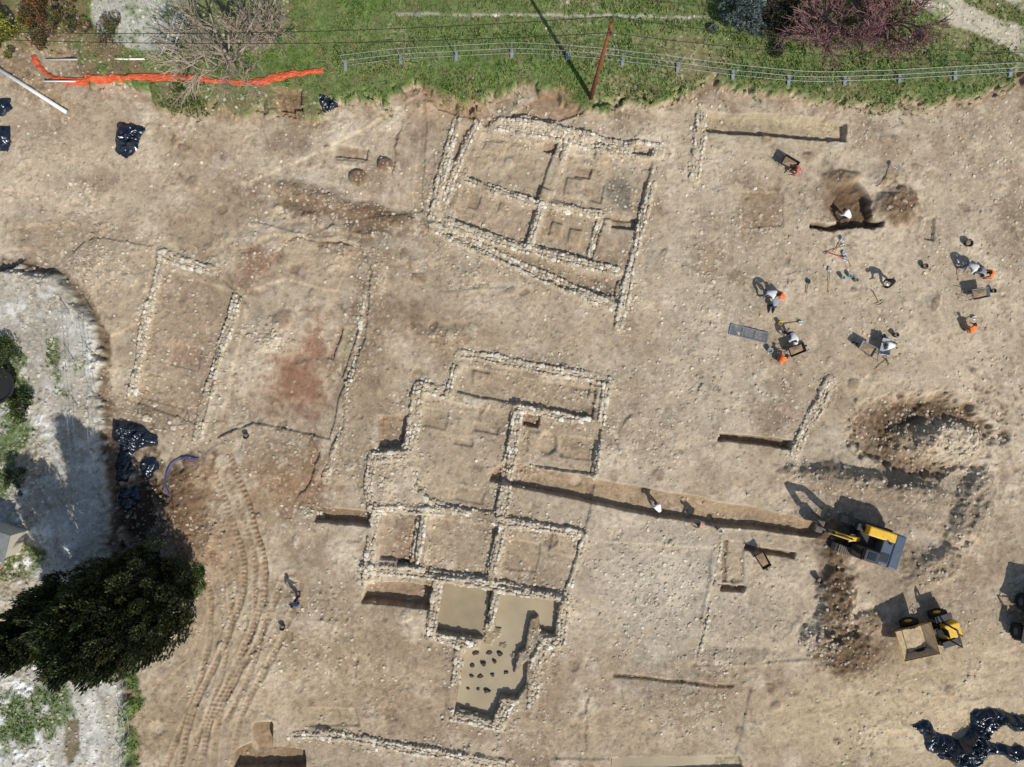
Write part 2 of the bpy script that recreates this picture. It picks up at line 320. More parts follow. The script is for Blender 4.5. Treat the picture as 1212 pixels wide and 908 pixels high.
blob(456,195,8,7,(116,92,69),.95,0,.08,.3,0,0,2.2); blob(424,211,9,8.5,(116,93,70),.95,0,.08,.28,0,0,2.2); blob(335,380,11,11,(134,107,82),.7,0,.3,.12,0,0,1.6); blob(318,400,30,24,(178,161,136),.7,0,.4,.1,3.0,1.0); blob(648,525,10,12,(182,161,130),.8,0,.2,-.2,0,0,2)
blob(120,315,34,26,(178,161,136),.6,0,.4,.18,2.2,.9); blob(405,300,26,16,(150,128,102),.5,0,.5,.14,.6,.8); blob(440,325,16,30,(150,128,102),.5,0,.5,.14,1.2,.8); blob(700,350,30,10,(172,154,129),.6,14,.5,.1,2.5,.8)
blob(560,330,26,20,(172,153,127),.5,0,.5,.12,1,.8); blob(470,545,26,16,(174,157,131),.6,0,.5,.15,2.6,1.0); blob(455,580,14,26,(176,158,133),.6,0,.5,.12,2.6,1); blob(610,560,22,12,(176,158,133),.6,0,.5,.1,2.4,1); blob(690,470,30,8,(176,158,135),.6,14,.5,.08,2.4,.8)
blob(770,690,60,60,None,0,0,.4,0,1.0,.2); blob(835,400,30,120,None,0,0,.4,0,.6,.2); blob(780,520,40,40,None,0,0,.4,0,.6,.2); blob(640,150,70,8,(178,161,136),.6,12,.4,.1,2.5,.8); blob(740,180,40,10,(178,161,136),.5,8,.4,.1,2.5,.8); blob(640,780,20,30,(160,140,114),.5,0,.4,.12,1.8,.8)
blob(1050,215,24,18,(144,121,95),.6,0,.4,.2,0,.6); blob(530,400,40,14,(140,118,93),.5,0,.5,.12,.4,.9); blob(500,120,26,16,(146,120,95),.6,0,.5,.2,.3,1); blob(870,780,60,10,(168,149,124),.4,0,.5,.1,.3,.8)
# terraces with cut edges
RM=[([(262,330),(292,346),(345,278),(425,290),(440,322),(432,400),(402,470),(390,520),(300,500),(255,520),(285,395),(292,362)],None,-.16),([(292,346),(345,280),(420,292),(398,345),(340,330)],(164,143,117),.1),([(85,300),(112,280),(182,292),(170,380),(130,400)],(170,151,125),.12),
([(640,762),(700,640),(845,650),(822,790),(890,815),(870,900),(650,900)],None,-.08),([(505,110),(500,250),(420,262),(410,290),(300,262),(285,220),(380,180)],None,-.09),([(500,108),(546,128),(508,262),(490,240)],(150,127,101),-.1),
([(570,158),(657,176),(637,238),(553,212)],(160,142,116),-.2),([(546,222),(634,248),(622,292),(538,262)],(154,134,109),-.24),([(650,246),(716,256),(700,308),(634,290)],(150,130,104),-.24),
([(668,184),(772,190),(756,262),(714,258),(655,236)],(156,136,111),-.16),([(524,276),(560,292),(660,340),(728,352),(732,332),(640,308),(530,272)],(146,125,100),-.2),
([(192,316),(276,346),(262,402),(240,506),(160,476),(176,380)],(152,130,106),-.14),([(205,405),(240,412),(232,440),(200,432)],(140,117,94),-.08),([(170,440),(235,455),(232,490),(166,470)],(162,141,114),-.06),
([(500,470),(540,478),(605,488),(598,560),(588,606),(520,600),(492,575),(488,545)],(162,143,117),-.17),
([(548,434),(706,460),(702,494),(610,478),(538,464)],(154,134,108),-.22),([(620,496),(712,508),(702,562),(610,550)],(160,140,115),-.24),([(452,606),(498,610),(490,668),(450,662)],(146,117,92),-.32),
([(510,614),(590,622),(576,686),(502,678)],(156,137,112),-.28),([(602,626),(688,634),(670,706),(590,694)],(154,136,112),-.2),([(590,560),(705,574),(692,628),(600,612)],(158,140,115),-.12),
([(858,626),(985,640),(960,780),(820,790)],(176,159,134),-.08),([(398,172),(436,176),(434,189),(396,186)],(136,113,88),-.2),([(398,190),(432,193),(430,200),(400,198)],(174,155,128),.12),([(410,386),(425,388),(405,446),(398,440)],(144,133,106),-.18),
([(386,425),(402,385),(407,388),(393,427)],(150,126,100),-.2),([(1093,260),(1106,258),(1106,286),(1094,284)],(132,124,106),-.22),([(332,112),(358,112),(360,134),(334,132)],(120,95,72),-.3),
([(876,228),(926,226),(928,268),(878,270)],(140,118,94),-.07),([(360,840),(420,840),(425,860),(365,862)],(160,144,114),-.1),([(448,492),(482,492),(476,532),(447,530)],(138,113,89),-.42),
([(750,172),(772,176),(768,186),(748,184)],(140,117,91),-.35),([(725,253),(756,258),(752,272),(724,268)],(140,117,91),-.35),([(620,488),(640,491),(636,506),(618,503)],(120,99,76),-.4),
([(645,166),(660,170),(656,182),(643,178)],(130,107,82),-.35),
([(640,222),(652,226),(648,240),(636,236)],(166,146,118),.22),([(706,172),(722,176),(718,192),(702,188)],(150,128,102),.2),([(672,210),(690,214),(684,236),(668,232)],(150,128,102),.14),([(682,196),(700,199),(697,212),(680,209)],(134,112,88),-.18),([(655,262),(668,266),(664,282),(650,278)],(150,128,102),.16),([(676,270),(690,273),(686,290),(672,287)],(150,128,102),.14),
([(700,215),(716,218),(712,240),(698,236)],(130,112,90),-.14),([(545,150),(555,152),(540,190),(532,188)],(128,105,80),-.2),([(592,236),(606,240),(602,252),(590,249)],(150,130,104),.12),([(690,155),(706,160),(700,172),(686,168)],(188,170,142),.14),([(575,165),(600,170),(596,182),(571,177)],(170,151,125),.1),([(556,226),(570,230),(564,246),(552,242)],(140,118,93),-.12),
([(560,500),(590,506),(588,516),(560,510)],(134,112,88),-.12),([(536,520),(560,524),(558,530),(536,526)],(134,112,88),-.12),([(626,510),(640,512),(638,540),(624,538)],(166,146,118),.12),([(560,440),(580,444),(578,455),(560,452)],(166,146,118),.12),([(500,482),(530,488),(526,510),(498,504)],(150,129,103),-.1),([(655,630),(686,636),(680,660),(650,655)],(166,147,121),.1),([(540,575),(575,582),(570,598),(536,592)],(150,129,103),-.1),([(665,515),(705,520),(700,545),(662,540)],(152,131,105),-.1),([(600,640),(640,645),(634,680),(596,674)],(148,127,101),-.1),
([(520,345),(600,340),(640,400),(560,415)],None,.06),([(860,640),(882,642),(880,690),(858,690)],(160,141,115),-.1),([(700,455),(712,458),(708,475),(696,472)],(176,158,130),.12)]
for p,c,dz in RM: poly(p,c,.75,dz,2.0,1.3,brk=1)
poly([(735,210),(752,222),(745,245),(720,238),(718,215)],(104,97,87),.7,0,7,6,1,0,.5); poly([(705,332),(730,340),(728,360),(700,352)],(112,103,90),.6,0,5,3,1)
for pts,dz in [([(0,296),(40,298),(52,312),(70,325)],.2),([(180,292),(232,294),(290,292),(345,275),(425,292)],.16),([(290,225),(300,240),(360,262),(420,280),(470,285)],.2),
                ([(130,445),(210,480),(235,520)],.1),([(0,262),(90,270),(180,262)],.1),([(316,482),(375,522),(372,560),(345,600)],.1),([(425,400),(412,480),(385,560),(378,600)],.08),([(755,392),(750,470),(735,540)],.05),([(650,862),(660,800),(668,760)],.08),
                ([(700,640),(760,655),(850,650)],.06),([(95,335),(110,280),(160,290)],.12),([(240,520),(330,535),(390,540)],.05),([(440,300),(520,330),(600,390)],.08),([(640,390),(720,410),(760,392)],.05),
                ([(170,820),(220,780),(260,700)],.1),([(420,700),(420,780),(440,840)],.06),([(700,810),(690,860),(700,908)],.05),([(880,800),(900,870),(950,908)],.06),([(1040,600),(1130,640),(1140,700)],.14),([(960,800),(1050,810),(1130,790)],.08),
                ([(300,140),(340,190),(400,200)],.06),([(480,140),(470,200),(500,250)],.08),([(940,450),(1000,470),(1030,520)],.08)]:
    cp=crom(pts); L_=sum(math.hypot(b[0]-a[0],b[1]-a[1]) for a,b in zip(cp[:-1],cp[1:]))
    sl,D,A,SI=lm(cp,26,7); fd=sm(A/30)*sm((L_-A)/30)*sm(.9+1.2*NP[sl]); Z[sl]+=dz*SI*np.where(SI>0,sm(1-D/22),sm(1-D/10)*.5)*fd; tint(sl,sm(1-D/4)*fd,(130,108,84),.35)
# deep trenches
TR=[([(598,546),(640,556),(760,578),(900,604),(978,620),(966,636),(850,622),(740,604),(640,582),(580,569),(582,558)],(152,128,100),.62),
([(835,133),(900,137),(975,142),(1001,148),(1000,168),(930,164),(835,156)],(166,148,118),.5),([(436,688),(512,694),(508,722),(428,712)],(144,121,96),.8),([(372,601),(440,606),(440,622),(374,617)],(126,104,80),.6),
([(852,514),(936,521),(935,531),(850,521)],(120,98,75),.55),([(854,692),(884,695),(880,701),(853,699)],(124,102,79),.4),([(884,645),(942,656),(940,662),(882,651)],(124,102,79),.4),
([(300,858),(322,854),(320,886),(358,890),(360,915),(275,915),(278,890),(298,880)],(136,113,86),.85),([(725,799),(868,811),(868,815),(725,803)],(132,110,86),.16),([(858,640),(863,640),(859,690),(854,690)],(124,102,80),.15),
([(725,900),(876,896),(880,912),(725,915)],(150,140,112),.35),([(470,664),(496,668),(494,672),(470,670)],(100,80,60),.4)]
for p,c,d in TR: poly(p,c,.8,-d,2.4,1.4)
sl,m=pm([(988,222),(1012,218),(1028,236),(1030,262),(1042,264),(1042,270),(958,270),(958,263),(992,262),(982,242)],3,5); tint(sl,m,(100,79,58),.85); Z[sl]-=.75*m; RG[sl]+=1.2*m
blob(915,143,70,4,(178,166,135),.6,3,.5)
# flooded rooms
poolA=[(525,691),(584,700),(574,757),(515,748)]
poolB=[(592,704),(662,713),(656,752),(640,748),(638,730),(628,732),(620,770),(612,772),(608,800),(624,782),(622,812),(612,828),(592,824),(585,852),(539,842),(549,768),(568,770),(574,748),(584,748)]
for p,zf in ((poolA,-.62),(poolB,-.85)):
    sl,m=pm(p,2.2,1.0); Z[sl]=Z[sl]*(1-m)+zf*m; tint(sl,m,(124,108,80),.9); SD[sl]*=(1-m); RG[sl]*=(1-.7*m)
for pb,zz in (([(572,742),(594,744),(592,756),(584,758),(582,768),(570,766)],-.40),([(590,762),(600,764),(598,772),(589,770)],-.42),([(604,772),(613,774),(610,784),(602,782)],-.40)):
    sl,m=pm(pb,3,2.5); Z[sl]=Z[sl]*(1-m)+zz*m; tint(sl,m,(160,142,112),.8); SD[sl]+=1.5*m
# walls -> low earth footing
WALLS=[
([(549,128),(535,165),(522,215),(512,262)],9,.28,'long rubble wall closing the northern building on its west side'),
([(568,142),(552,175),(536,212),(528,238)],6,.22,'thin inner rubble wall running beside the west wall of the northern building'),
([(588,148),(640,156),(700,170),(738,178),(776,180)],14,.22,'broad spread of pale stones forming the top wall of the northern building'),
([(612,140),(650,148),(672,165),(664,200),(652,232),(640,244)],6,.2,'short cross wall dropping from the top wall of the northern building'),
([(548,212),(590,226),(640,243),(712,254)],7,.22,'middle cross wall dividing the rooms of the northern building'),
([(642,244),(634,268),(628,288)],6,.2,'stub wall between the two lower rooms of the northern building'),
([(532,264),(580,282),(640,300),(690,312),(732,322)],8,.24,'lower room wall of the northern building, above the long diagonal wall'),
([(782,182),(768,230),(757,275),(744,330),(732,390)],8,.26,'long straight rubble wall on the east side of the northern building'),
([(712,256),(704,280),(698,302)],5,.15,'small rubble partition at the right end of the northern rooms'),
([(514,270),(735,368)],10,.24,'long diagonal wall of pale stones below the northern building'),
([(832,130),(828,165),(822,212)],9,.2,'short rubble wall left of the long shallow trench near the grass'),
([(500,240),(512,264),(500,268)],8,.15,'small heap-like wall corner left of the northern building'),
([(192,302),(184,340),(172,385),(165,430),(158,468)],7,.2,'west wall of the isolated western room'),
([(190,298),(205,308),(222,312),(250,320)],9,.2,'top wall of the isolated western room with large pale stones'),
([(282,348),(272,385),(262,410),(250,455),(240,490),(235,520)],9,.2,'east wall of the isolated western room'),
([(160,492),(196,500),(236,516)],6,.12,'ruined bottom wall of the isolated western room'),
([(432,345),(424,400),(404,500),(388,570)],4,.06,'faint line of stones running between the western room and the central building'),
([(545,419),(580,424),(640,437),(700,446),(722,452)],9,.2,'top wall of the central building'),
([(541,425),(536,445),(530,468)],6,.2,'short wall joining the top wall of the central building to its west corner'),
([(530,466),(496,458),(492,490),(484,534)],10,.28,'stepped west wall of the central building around the square pit'),
([(486,538),(442,541),(436,580),(442,600)],9,.2,'rubble wall corner below the square pit of the central building'),
([(446,606),(440,640),(434,690)],8,.2,'outer west wall beside the small sunken red-floored room'),
([(718,455),(713,490),(709,530),(704,562)],7,.18,'east wall of the central building, right of its upper rooms'),
([(604,482),(650,490),(704,500)],7,.18,'middle wall under the topmost room of the central building'),
([(614,484),(608,520),(601,562),(594,610)],10,.22,'thick wall in the middle of the central building above the long trench'),
([(440,603),(505,604),(550,610),(592,617),(640,624),(690,632)],8,.22,'cross wall running above the lower row of rooms'),
([(500,608),(496,640),(490,668)],8,.24,'partition between the small sunken room and the square room'),
([(596,620),(588,650),(578,688)],8,.22,'right wall of the square room in the lower row'),
([(434,672),(480,676),(520,682),(560,688),(600,696),(640,706),(664,712)],9,.24,'wall between the lower row of rooms and the flooded rooms'),
([(490,556),(498,580),(520,598),(556,608)],5,.14,'curved line of stones in the large central room'),
([(519,688),(510,752),(540,760),(560,766)],8,.18,'wall around the left side of the shallow flooded room'),
([(588,702),(578,744)],6,.2,'wall between the two flooded rooms'),
([(545,768),(534,846),(590,858)],9,.18,'wall around the bottom left of the larger flooded room'),
([(590,858),(600,834),(630,836),(634,782),(646,760),(664,760),(668,716)],10,.18,'stepped wall around the right side of the larger flooded room'),
([(692,634),(680,680),(668,715)],5,.12,'thin right wall of the lower row of rooms'),
([(360,608),(374,606),(378,620)],7,.14,'small knot of stones at the left end of the narrow dark pit'),
([(982,450),(970,478),(954,505),(942,532)],10,.2,'lone slanting wall piece near the spoil mound'),
([(378,868),(430,876),(480,886),(540,894),(600,906)],8,.2,'long rubble wall along the bottom edge of the dig'),
([(345,872),(380,870)],5,.1,'short row of stones right of the dark bottom pit'),
([(855,640),(846,700),(830,770)],3,.05,'faint thin row of small stones right of the pale stony ground'),
([(640,756),(652,770),(664,760)],9,.12,'small rubble mass at the right corner of the flooded rooms')]
WR=[]
for wi,(p,w,h,lab) in enumerate(WALLS):
    w=w*1.35; kb=2.2 if 'slanting' in lab or 'diagonal' in lab or 'double' in lab else (1.0 if 'faint' in lab or 'ruined' in lab else 1.55)
    cp=[tuple(q) for q in p] if 'curved' not in lab else crom(p,5)
    sl,D,A,SI=lm(cp,w*1.6+8,.9)
    n1=vn(A/S,A*0+wi*7.3,.9,300+wi); n2=vn(A/S,A*0+wi*3.1,.5,400+wi)
    we=w*(1.0+.22*n1); keep=sm(kb+2.0*n2)
    m=sm((we/2+1.5-D)/2.4)*keep; Z[sl]+=h*.6*m*(.85+.3*NM[sl]); tint(sl,m,(178,162,136),.6); SD[sl]+=m*.7+sm((w*1.3+7-D)/10)*.6*(.3+.7*keep)
    WR.append((cp,w,h,lab,kb))
# machine tracks
def ruts(pts,gauge,w,amp=.024,c=(134,113,90),s=.38,lug=5.5,cont=.45):
    cp=crom(pts,8); sl,D,A,SI=lm(cp,gauge/2+w+2,2.0); e=np.abs(D-gauge/2) if gauge else D
    m=sm((w/2+1-e)/2.5)*sm(cont+NM[sl]*1.1+NL[sl]*.7+NP[sl]*.8); cle=np.sin(A*2*math.pi/lug+SI*1.0)
    Z[sl]+=m*(amp*cle*.45-amp)+amp*.5*sm(1-np.abs(e-w/2-2)/2.2)*sm(cont); tint(sl,m*(.7+.3*cle),c,s)
LT=((130,104,77),.6,5.5,.85)
for a in [([(262,545),(285,610),(302,690),(280,760),(238,850),(225,915)],24,7,.075,*LT),([(345,690),(318,760),(275,840),(262,915)],24,6,.05,*LT),([(225,640),(262,700),(250,800),(205,915)],24,6,.045,*LT),([(270,560),(296,620),(310,700),(296,780),(262,850)],12,5,.04,*LT),
          ([(935,575),(990,545),(1070,542),(1130,580),(1155,650),(1125,700)],30,8,.035),([(1240,545),(1180,590),(1140,640),(1135,700)],30,8,.03),([(1000,560),(1070,578),(1140,580),(1240,560)],28,8,.03),
          ([(880,870),(1000,850),(1100,815),(1240,800)],34,8,.018),([(1135,725),(1180,712),(1240,716)],26,6),([(1100,135),(1150,220),(1200,300),(1240,340)],30,8,.018),([(1165,350),(1195,450),(1205,560),(1170,640)],30,8),
          ([(860,150),(880,300),(860,460)],30,7,.015,(134,113,90),.25)]:
    ruts(*a)
ruts([(-20,210),(120,225),(250,215),(420,290)],30,8,.012,(150,129,104),.25)
for a in [([(60,330),(90,400),(85,500),(95,640)],34,8),([(20,330),(60,400),(70,520)],28,6),([(110,800),(125,860),(120,920)],24,6)]: ruts(a[0],a[1],a[2],.02,(140,131,114),.6,200)
for k in range(60):
    fx,fy=1150+random.random()*60,455+random.random()*60; blob(fx,fy,3,1.8,(120,98,76),.8,random.randint(0,180),.1,-.03)
for k in range(190):
    fx,fy=random.uniform(150,1200),random.uniform(150,900); r_=random.uniform(2.5,9); d_=random.choice((-.09,-.05,.08,.1)); blob(fx,fy,r_,r_*random.uniform(.4,1),(132,111,87) if random.random()<.6 else (190,173,148),.5,random.randint(0,180),.7,d_,0,0,1.6)
# fine detail
Z+=(.022*NH+.02*NF+.024*NL)*RG*(1-.4*GR)
Z+=.03*np.maximum(fbm(1.6,3,77),0)*RG
wn=np.random.default_rng(2).normal(size=X.shape).astype(np.float32)
v=1+.14*NF+.12*NM+.12*NH+.09*NL+.05*wn; C*=v[...,None]*np.array([1.01,1.02,1.025],np.float32)
spk=sm((fbm(7,1,61)-.9)*4)*sm(.45+NG); C=C*(1-.4*spk[...,None])+lin((216,205,182))*.4*spk[...,None]
dk=sm((fbm(5,1,71)-.95)*4); C*=(1-.3*dk[...,None])
C=np.clip(C,.01,.8)
ny,nx=X.shape; idx=np.arange(ny*nx).reshape(ny,nx)
F=np.stack([idx[:-1,:-1],idx[:-1,1:],idx[1:,1:],idx[1:,:-1]],-1).reshape(-1,4)
g=np_mesh('ground',np.stack([X,Y,Z],-1).reshape(-1,3),F,M['earth'],C.reshape(-1,3),smooth=True); tag(g,kind='structure')
def samp(A,x,y):
    i=np.clip(np.searchsorted(XA,x)-1,0,nx-2); j=np.clip(np.searchsorted(YA,y)-1,0,ny-2)
    fx=np.clip((x-XA[i])/(XA[i+1]-XA[i]),0,1); fy=np.clip((y-YA[j])/(YA[j+1]-YA[j]),0,1)
    return (A[j,i]*(1-fx)+A[j,i+1]*fx)*(1-fy)+(A[j+1,i]*(1-fx)+A[j+1,i+1]*fx)*fy
def gz(x,y): return float(samp(Z,np.array([x]),np.array([y]))[0])
# water
def sheet(name,pts,z,m):
    mb=MB(); mb.add([(*W(*p),z) for p in pts],[tuple(range(len(pts)-1,-1,-1))]); return tag(mb.build(name,m),kind='structure')
sheet('water',[(521,687),(583,695),(580,702),(572,760),(511,751)],-.52,M['water2']); sheet('water',[(587,700),(666,709),(660,757),(634,760),(628,815),(616,832),(596,830),(589,856),(535,846),(546,764),(570,764),(578,744)],-.503,M['water'])
zt=gz(*W(800,906)); sheet('water',[(725,900),(876,896),(880,912),(725,915)],zt+.05,M['water'])
# ------------------------------------------------------------------ walls of stones
SC=np.array([lin(c) for c in [(212,201,178),(202,188,164),(190,175,150),(220,211,193),(178,162,138),(196,185,166),(168,151,126)]])
for wi,(cp,w,h,lab,kb) in enumerate(WR):
    r=np.random.default_rng(100+wi); P=[];w_=w/S
    pts=[np.array(W(*p)) for p in cp]; acc=0; S0=0
    for a,b in zip(pts[:-1],pts[1:]):
        L=np.linalg.norm(b-a)
        if L<1e-6: continue
        d=(b-a)/L; n=np.array([-d[1],d[0]]); s=-acc
        while s+.26<=L+1e-9:
            s+=.26; A_=S0+s
            n1=float(vn(np.array([A_]),np.array([wi*7.3]),.9,300+wi)[0]); n2=float(vn(np.array([A_]),np.array([wi*3.1]),.5,400+wi)[0])
            we=w_*(1.0+.22*n1); kp=max(.06,min(1,kb+2.0*n2)); rows=max(1,int(round(we/.22)))
            for k in range(rows):
                o=((k+.5)/rows-.5)*we; core_=rows>2 and 0<k<rows-1
                if r.random()>(.68 if core_ else .93)*kp: continue
                p=a+d*(s+r.uniform(-.05,.05))+n*(o+r.uniform(-.035,.035)); P.append((p[0],p[1],math.atan2(d[1],d[0]),.75 if core_ else 1.05))
        acc=L-s; S0+=L
    n0=len(P)
    for q in range(int(n0*.28)):
        p=P[r.integers(n0)]; P.append((p[0]+r.normal()*w_*.55,p[1]+r.normal()*w_*.55,r.uniform(0,6),.6))
    P=np.array(P); n=len(P); k=r.choice([.75,.95,1.15,1.5],n,p=[.28,.4,.22,.1])*P[:,3]
    sz=np.stack([r.uniform(.115,.17,n)*k,r.uniform(.09,.13,n)*k,r.uniform(.1,.14,n)*P[:,3]],1)
    z=samp(Z,P[:,0],P[:,1])+r.uniform(-.01,.03,n)*(1+h*4)
    col=SC[r.integers(0,len(SC),n)]*r.uniform(.76,1.06,(n,1)); jt=np.where(np.arange(n)<n0,.16,2.0)
    o=stones('rubble_wall',np.stack([P[:,0],P[:,1],z],1),sz,P[:,2]+r.normal(0,1,n)*jt,col,r,tilt=.12)
    tag(o,lab,'wall','excavated rubble walls of the site')
def scatter(name,N,dens,smin,smax,x0=-35,x1=35,y0=-27,y1=27,pw=3):
    r=np.random.default_rng(N); x=r.uniform(x0,x1,N*12); y=r.uniform(y0,y1,N*12); d=samp(dens,x,y); k=r.random(N*12)<d; x=x[k][:N]; y=y[k][:N]; n=len(x)
    b=smin+(smax-smin)*r.random(n)**pw; sz=np.stack([b*r.uniform(.8,1.3,n),b,b*r.uniform(.5,.8,n)],1)
    loc=np.stack([samp(C[...,k_],x,y) for k_ in range(3)],1)
    col=(SC[r.integers(0,len(SC),n)]*.6+loc*.5)*r.uniform(.7,1.1,(n,1))
    o=stones(name,np.stack([x,y,samp(Z,x,y)+b*.1],1),sz,r.uniform(0,6.3,n),col,r); return tag(o,None,'stones',None,'stuff')
o=scatter('loose_stones',34000,np.clip(SD/1.6,0,1),.018,.12); o['label']='small pale stones scattered over the bare earth'
# grass
n=66000; x=rng.uniform(-36,36,n*3); y=rng.uniform(-27,27,n*3); k=rng.random(n*3)<samp(GR,x,y); x=x[k][:n];y=y[k][:n]; n=len(x)
x=np.repeat(x,3)+rng.normal(0,.05,n*3); y=np.repeat(y,3)+rng.normal(0,.05,n*3); n*=3
D=np.stack([rng.normal(0,.6,n),rng.normal(0,.6,n),np.ones(n)],1); L=rng.uniform(.08,.28,n)*(1+.4*np.clip(samp(NP,x,y),-1,1))
GC=np.array([lin(c) for c in [(100,128,54),(84,112,46),(120,140,68),(144,142,90),(74,98,42)]])
tone=np.clip(samp(NG+.6*NL,x,y)*.5+.5,0,.99); ci=np.clip((tone*3+rng.uniform(-1,2.5,n)),0,4).astype(int)
o=leaves('grass',np.stack([x,y,samp(Z,x,y)+L*.3],1),D,L,L*.22,GC[ci]*rng.uniform(.7,1.2,(n,1))); tag(o,'short green grass on the bank and yard edges','grass',None,'stuff')
# ------------------------------------------------------------------ vegetation
def cypress(px,py,h,R,label):
    x,y=W(px,py); z=gz(x,y); e=empty('cypress_tree',x,y,z,0,label,'tree','dark cypress trees by the gravel yard')
    MB().tube([(0,0,-.3),(0.05,0,h*.4),(0,0,h*.9)],[.28,.18,.03],10).build('trunk',M['bark'],e,True)
    P=[];D=[];Cc=[]
    for b in range(230):
        t=rng.random()**.95*.97; a=rng.uniform(0,2*math.pi)
        prof=min(1,(t*5+.25))**.6*(1-t**2.0)**.7
        fr=rng.choice([.55,.85,1.0,1.22],p=[.2,.35,.28,.17]); r=R*prof*fr*rng.uniform(.8,1.12); c0=np.array([math.cos(a)*r,math.sin(a)*r,h*t+.5])
        s=rng.uniform(.22,.55)*(1.05-.35*t); m=int(330*s/.5)
        q=rng.normal(size=(m,3)); q/=np.linalg.norm(q,axis=1,keepdims=True); rad=rng.uniform(.5,1,m)**.5*(1+.25*np.sin(q[:,0]*7+a)*np.cos(q[:,2]*5))
        p=c0+q*rad[:,None]*np.array([s,s,s*2.3])
        out=np.array([math.cos(a),math.sin(a),0.]); p=p+out*np.clip(p[:,2:3]-c0[2],0,9)*.25; d=q*.5+out*.35+np.array([0,0,1.0])+rng.normal(0,.25,(m,3))
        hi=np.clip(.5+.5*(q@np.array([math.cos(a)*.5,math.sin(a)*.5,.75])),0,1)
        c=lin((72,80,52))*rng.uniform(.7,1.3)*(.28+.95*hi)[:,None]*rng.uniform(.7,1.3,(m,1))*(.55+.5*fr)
        if rng.random()<.14: c=c*np.array([1.4,1.18,.9])
        P.append(p);D.append(d);Cc.append(c)
    P=np.concatenate(P);D=np.concatenate(D);Cc=np.concatenate(Cc); n=len(P)
    P[:,2]=np.maximum(P[:,2],.3)
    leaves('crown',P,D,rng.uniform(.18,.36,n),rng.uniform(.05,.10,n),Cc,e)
cypress(206,708,11.8,2.1,'lower and nearer dark cypress leaning over the bottom of the gravel yard')
cypress(192,676,11.2,2.0,'upper dark cypress beside the black plastic heap and brown soil')
cypress(130,704,10.3,2.1,'dark cypress at the left of the clump, nearest the tiled shed')
def shrub(px,py,rx,h,cols,label,n=1500,name='shrub',ls=.14,asp=.4,up=.4,group=None,ry=None,cat='shrub'):
    x,y=W(px,py); z=gz(x,y); e=empty(name,x,y,z,0,label,cat,group)
    mb=MB()
    for k in range(7):
        a=k*.9+rng.random(); mb.tube([(0,0,-.1),(math.cos(a)*rx*.3,math.sin(a)*rx*.3,h*.45),(math.cos(a)*rx*.7,math.sin(a)*rx*.7,h*.8)],[.04,.025,.008],5)
    mb.build('stem',M['bark'],e)
    nc=int(10+rx*10); aa=rng.uniform(0,6.28,nc); rr=rx*np.sqrt(rng.random(nc))*rng.uniform(.7,1.25,nc)
    cc=np.stack([np.cos(aa)*rr,np.sin(aa)*rr*((ry or rx)/rx),h*np.clip(.3+.55*(1-(rr/rx)**2)*rng.uniform(.7,1.1,nc),.12,1)],1)
    i=rng.integers(0,nc,n); s=rng.uniform(.18,.42,nc)*min(1.2,.5+rx*.4); q=rng.normal(size=(n,3)); q/=np.linalg.norm(q,axis=1,keepdims=True)
    P=cc[i]+q*(s[i]*rng.uniform(.6,1.15,n)**.5)[:,None]*np.array([1,1,.8*min(1,h)]); P[:,2]=np.abs(P[:,2])
    D=q+rng.normal(size=(n,3))*.5; D[:,2]+=up
    ca=np.array([lin(c) for c in cols]); cl=ca[rng.integers(0,len(ca),nc)]*rng.uniform(.75,1.15,(nc,1))
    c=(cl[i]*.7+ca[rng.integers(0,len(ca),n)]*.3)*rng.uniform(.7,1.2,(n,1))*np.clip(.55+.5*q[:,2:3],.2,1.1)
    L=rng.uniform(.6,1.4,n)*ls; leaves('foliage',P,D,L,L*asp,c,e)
shrub(872,32,1.6,2.2,[(112,126,122),(96,110,104),(136,148,142)],'blue grey rounded shrub beside the grass at the top',8000)
shrub(912,34,1.7,1.7,[(60,68,48),(80,78,58),(92,76,72)],'dark low bush between the blue grey shrub and the purple bush',6500)
shrub(75,32,2.2,1.6,[(132,88,64),(108,94,58),(94,106,54)],'reddish brown bush in the top left corner',7000)
shrub(22,48,1.4,1.8,[(168,156,62),(140,142,60),(108,116,52)],'yellow green bush at the far top left edge',5200)
shrub(140,44,1.0,.8,[(114,106,68),(94,106,54),(130,106,78)],'olive brown bush beside the white gravel patch',1200)
shrub(228,124,1.3,.3,[(104,128,58),(84,110,46)],'low green weed patch under the orange netting',1100)
shrub(20,425,1.4,1.0,[(80,98,50),(98,112,60)],'green bush above the black round cover',2800)
shrub(42,482,.9,1.0,[(64,80,46),(90,104,54)],'green bush right of the black round cover',1900)
shrub(30,565,.8,.5,[(80,98,48),(100,112,60)],'small green bush on the white gravel',900)
shrub(236,682,.7,.4,[(92,120,54),(76,102,44)],'bright green weed at the right foot of the cypresses',800)
